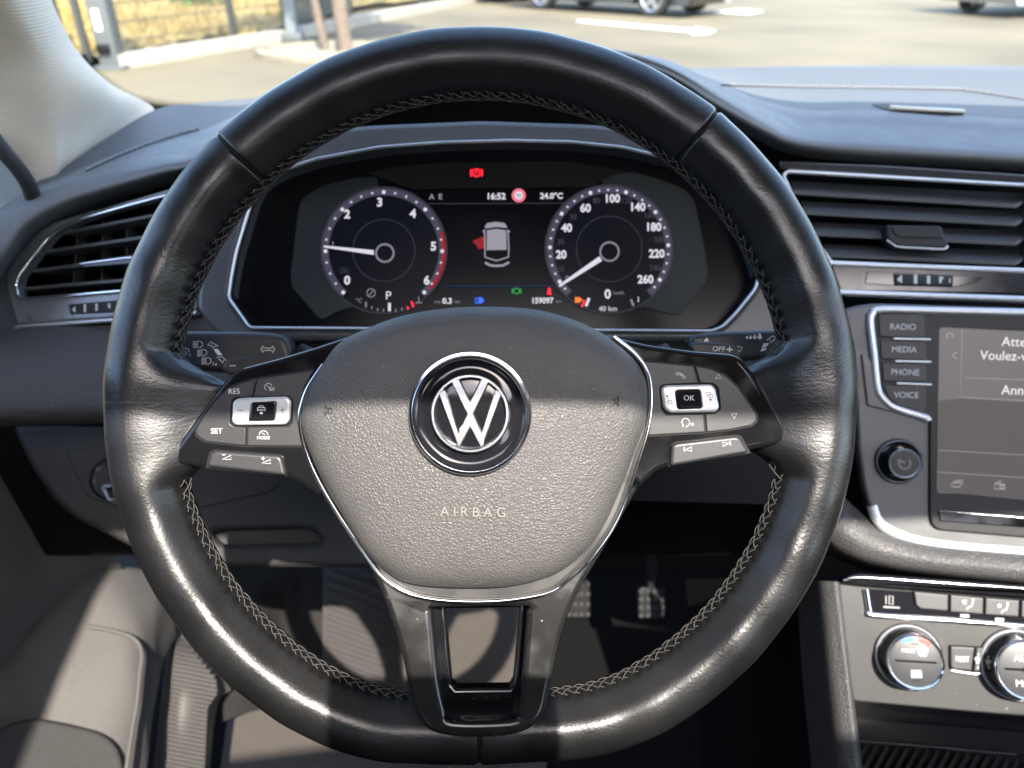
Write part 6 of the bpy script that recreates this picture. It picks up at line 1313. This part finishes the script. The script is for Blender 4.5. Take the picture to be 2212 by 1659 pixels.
# ---- parked cars
M['car_black'] = pbr('black_car_paint', (0.012, 0.012, 0.014), 0.18, coat=1.0); M['car_silver'] = pbr('silver_car_paint', (0.42, 0.43, 0.45), 0.25, metal=.6, coat=1.0); M['car_glass'] = pbr('car_glass', (0.02, 0.025, 0.03), 0.05); M['tyre'] = pbr('tyre', (0.018, 0.018, 0.018), .85); M['alloy'] = pbr('alloy_rim', (0.62, 0.63, 0.65), .3, metal=.9); M['lamp'] = pbr('lamp_glass', (.5, .5, .5), .1, metal=.5)
def parked_car(label, rear, front, paint, ground='cars parked across the yard'):
    """rear and front: ground points under the two near-side wheels"""
    d = (front - rear); L = np.linalg.norm(d); d = d / L; s = np.array([-d[1], d[0], 0])          # s points away from us
    if s[1] < 0: s = -s
    o = thing('parked_car', label, 'car', (rear + front) / 2, ground); wb = L
    W = 1.75; up = np.array([0, 0, 1.0])
    def X(a, b, z): return rear + d * a + s * b + up * z
    # body side profile lofted across the width
    prof = [(-.85, .45), (-.88, .75), (-.75, 1.0), (-.1, 1.02), (.25, 1.05), (.9, 1.42), (1.6, 1.46), (2.1, 1.35), (2.55, 1.0), (wb + .5, .86), (wb + .88, .68), (wb + .92, .4), (wb + .8, .22), (wb + .42, .2), (wb + .38, .42), (wb + .2, .62), (wb, .68), (wb - .2, .62), (wb - .38, .42), (wb - .42, .2), (.42, .2), (.38, .42), (.2, .62), (0, .68), (-.2, .62), (-.38, .42), (-.42, .22), (-.75, .25)]
    secs = [(0.0, .0, 1), (-.03, .0, 1), (.12, .0, 1), (W - .12, 0, 1), (W + .03, 0, 1), (W, 0, 1)]
    V, Fc = [], []; n = len(prof)
    for b, ins in ((0.10, .04), (0.0, .0), (0.0, 0.0), (W, 0.0), (W - .1, .04)):
        for a, z in prof:
            tum = max(0, z - 1.0) * .35; bb = b + (tum if b < W / 2 else -tum); V.append(X(a, bb, z - (ins if z > .9 else 0)))
    for i in range(4):
        for k in range(n): l = (k + 1) % n; Fc.append((i * n + k, i * n + l, i * n + n + l, i * n + n + k))
    Fc += [tuple(range(n)), tuple(range(4 * n, 5 * n))]
    mesh_obj('body', V, Fc, paint, o, 30)
    for b in (-.012, W + .012):
        sg = 1 if b < 0 else -1
        for q in ([(.42, 1.06), (.95, 1.36), (1.48, 1.39), (1.48, 1.06)], [(1.54, 1.06), (1.54, 1.39), (2.02, 1.30), (2.4, 1.06)]):
            V = [X(a, b + sg * max(0, z - 1.0) * .35, z) for a, z in q]; mesh_obj('side_window', V + [v + s * sg * .012 for v in V], [(0, 1, 2, 3), (4, 7, 6, 5), (0, 4, 5, 1), (1, 5, 6, 2), (2, 6, 7, 3), (3, 7, 4, 0)], M['car_glass'], o)
    for a in (0, wb):
        for b in (.0, W - .22):
            c = X(a, b, .33); w_ = None
            def ring(pr, nm, mat, par, sg):
                V, Fc = [], []; K4 = 28
                for r, h in pr:
                    for k in range(K4): an = 2 * math.pi * k / K4; V.append(c + d * math.cos(an) * r + up * math.sin(an) * r + s * h)
                for i in range(len(pr) - 1):
                    for k in range(K4): l = (k + 1) % K4; Fc.append((i * K4 + k, i * K4 + l, i * K4 + K4 + l, i * K4 + K4 + k))
                return mesh_obj(nm, V, Fc, mat, par, 40)
            wh = ring([(.21, .02), (.24, -.01), (.31, -.015), (.33, .02), (.33, .19), (.30, .22), (.1, .22)], 'wheel', M['tyre'], o, 1)
            ring([(.235, .01), (.225, -.005), (.20, .03), (.06, .05), (.001, .05)], 'rim', M['dark_steel'], wh, 1)
            for k in range(5):
                an = 2 * math.pi * k / 5 + .3; p0 = c + s * .0; e = c + (d * math.cos(an) + up * math.sin(an)) * .215 + s * .0; bar('spoke', p0, e, .07, .03, s, M['alloy'], wh)
            ring([(.235, .0), (.225, -.012), (.205, .0), (.205, .03)], 'rim_edge', M['alloy'], wh, 1)
    for b in (.12, W - .42): box('headlight', X(wb + .80, b + .15, .66), (.20, .20, .12), M['lamp'], o, rotz=math.atan2(d[1], d[0]), bevel=.03)
    box('number_plate', X(wb + .93, W / 2, .42), (.02, .50, .11), M['paint'], o, rotz=math.atan2(d[1], d[0]))
    return o
parked_car('glossy black car with silver alloy wheels parked beyond the wheel rim', ground_pt(1167, 21), ground_pt(1404, 37), M['car_black'])
rr = ground_pt(1035, 6); parked_car('dark car far left of the black car by the fence', rr + np.array([-2.6, 2.4, 0]), rr, M['car_black'])
rc = ground_pt(2250, 40); parked_car('silver car at the far right edge of the yard', rc, rc + np.array([2.6, 1.0, 0]), M['car_silver'])
finish_deferred()
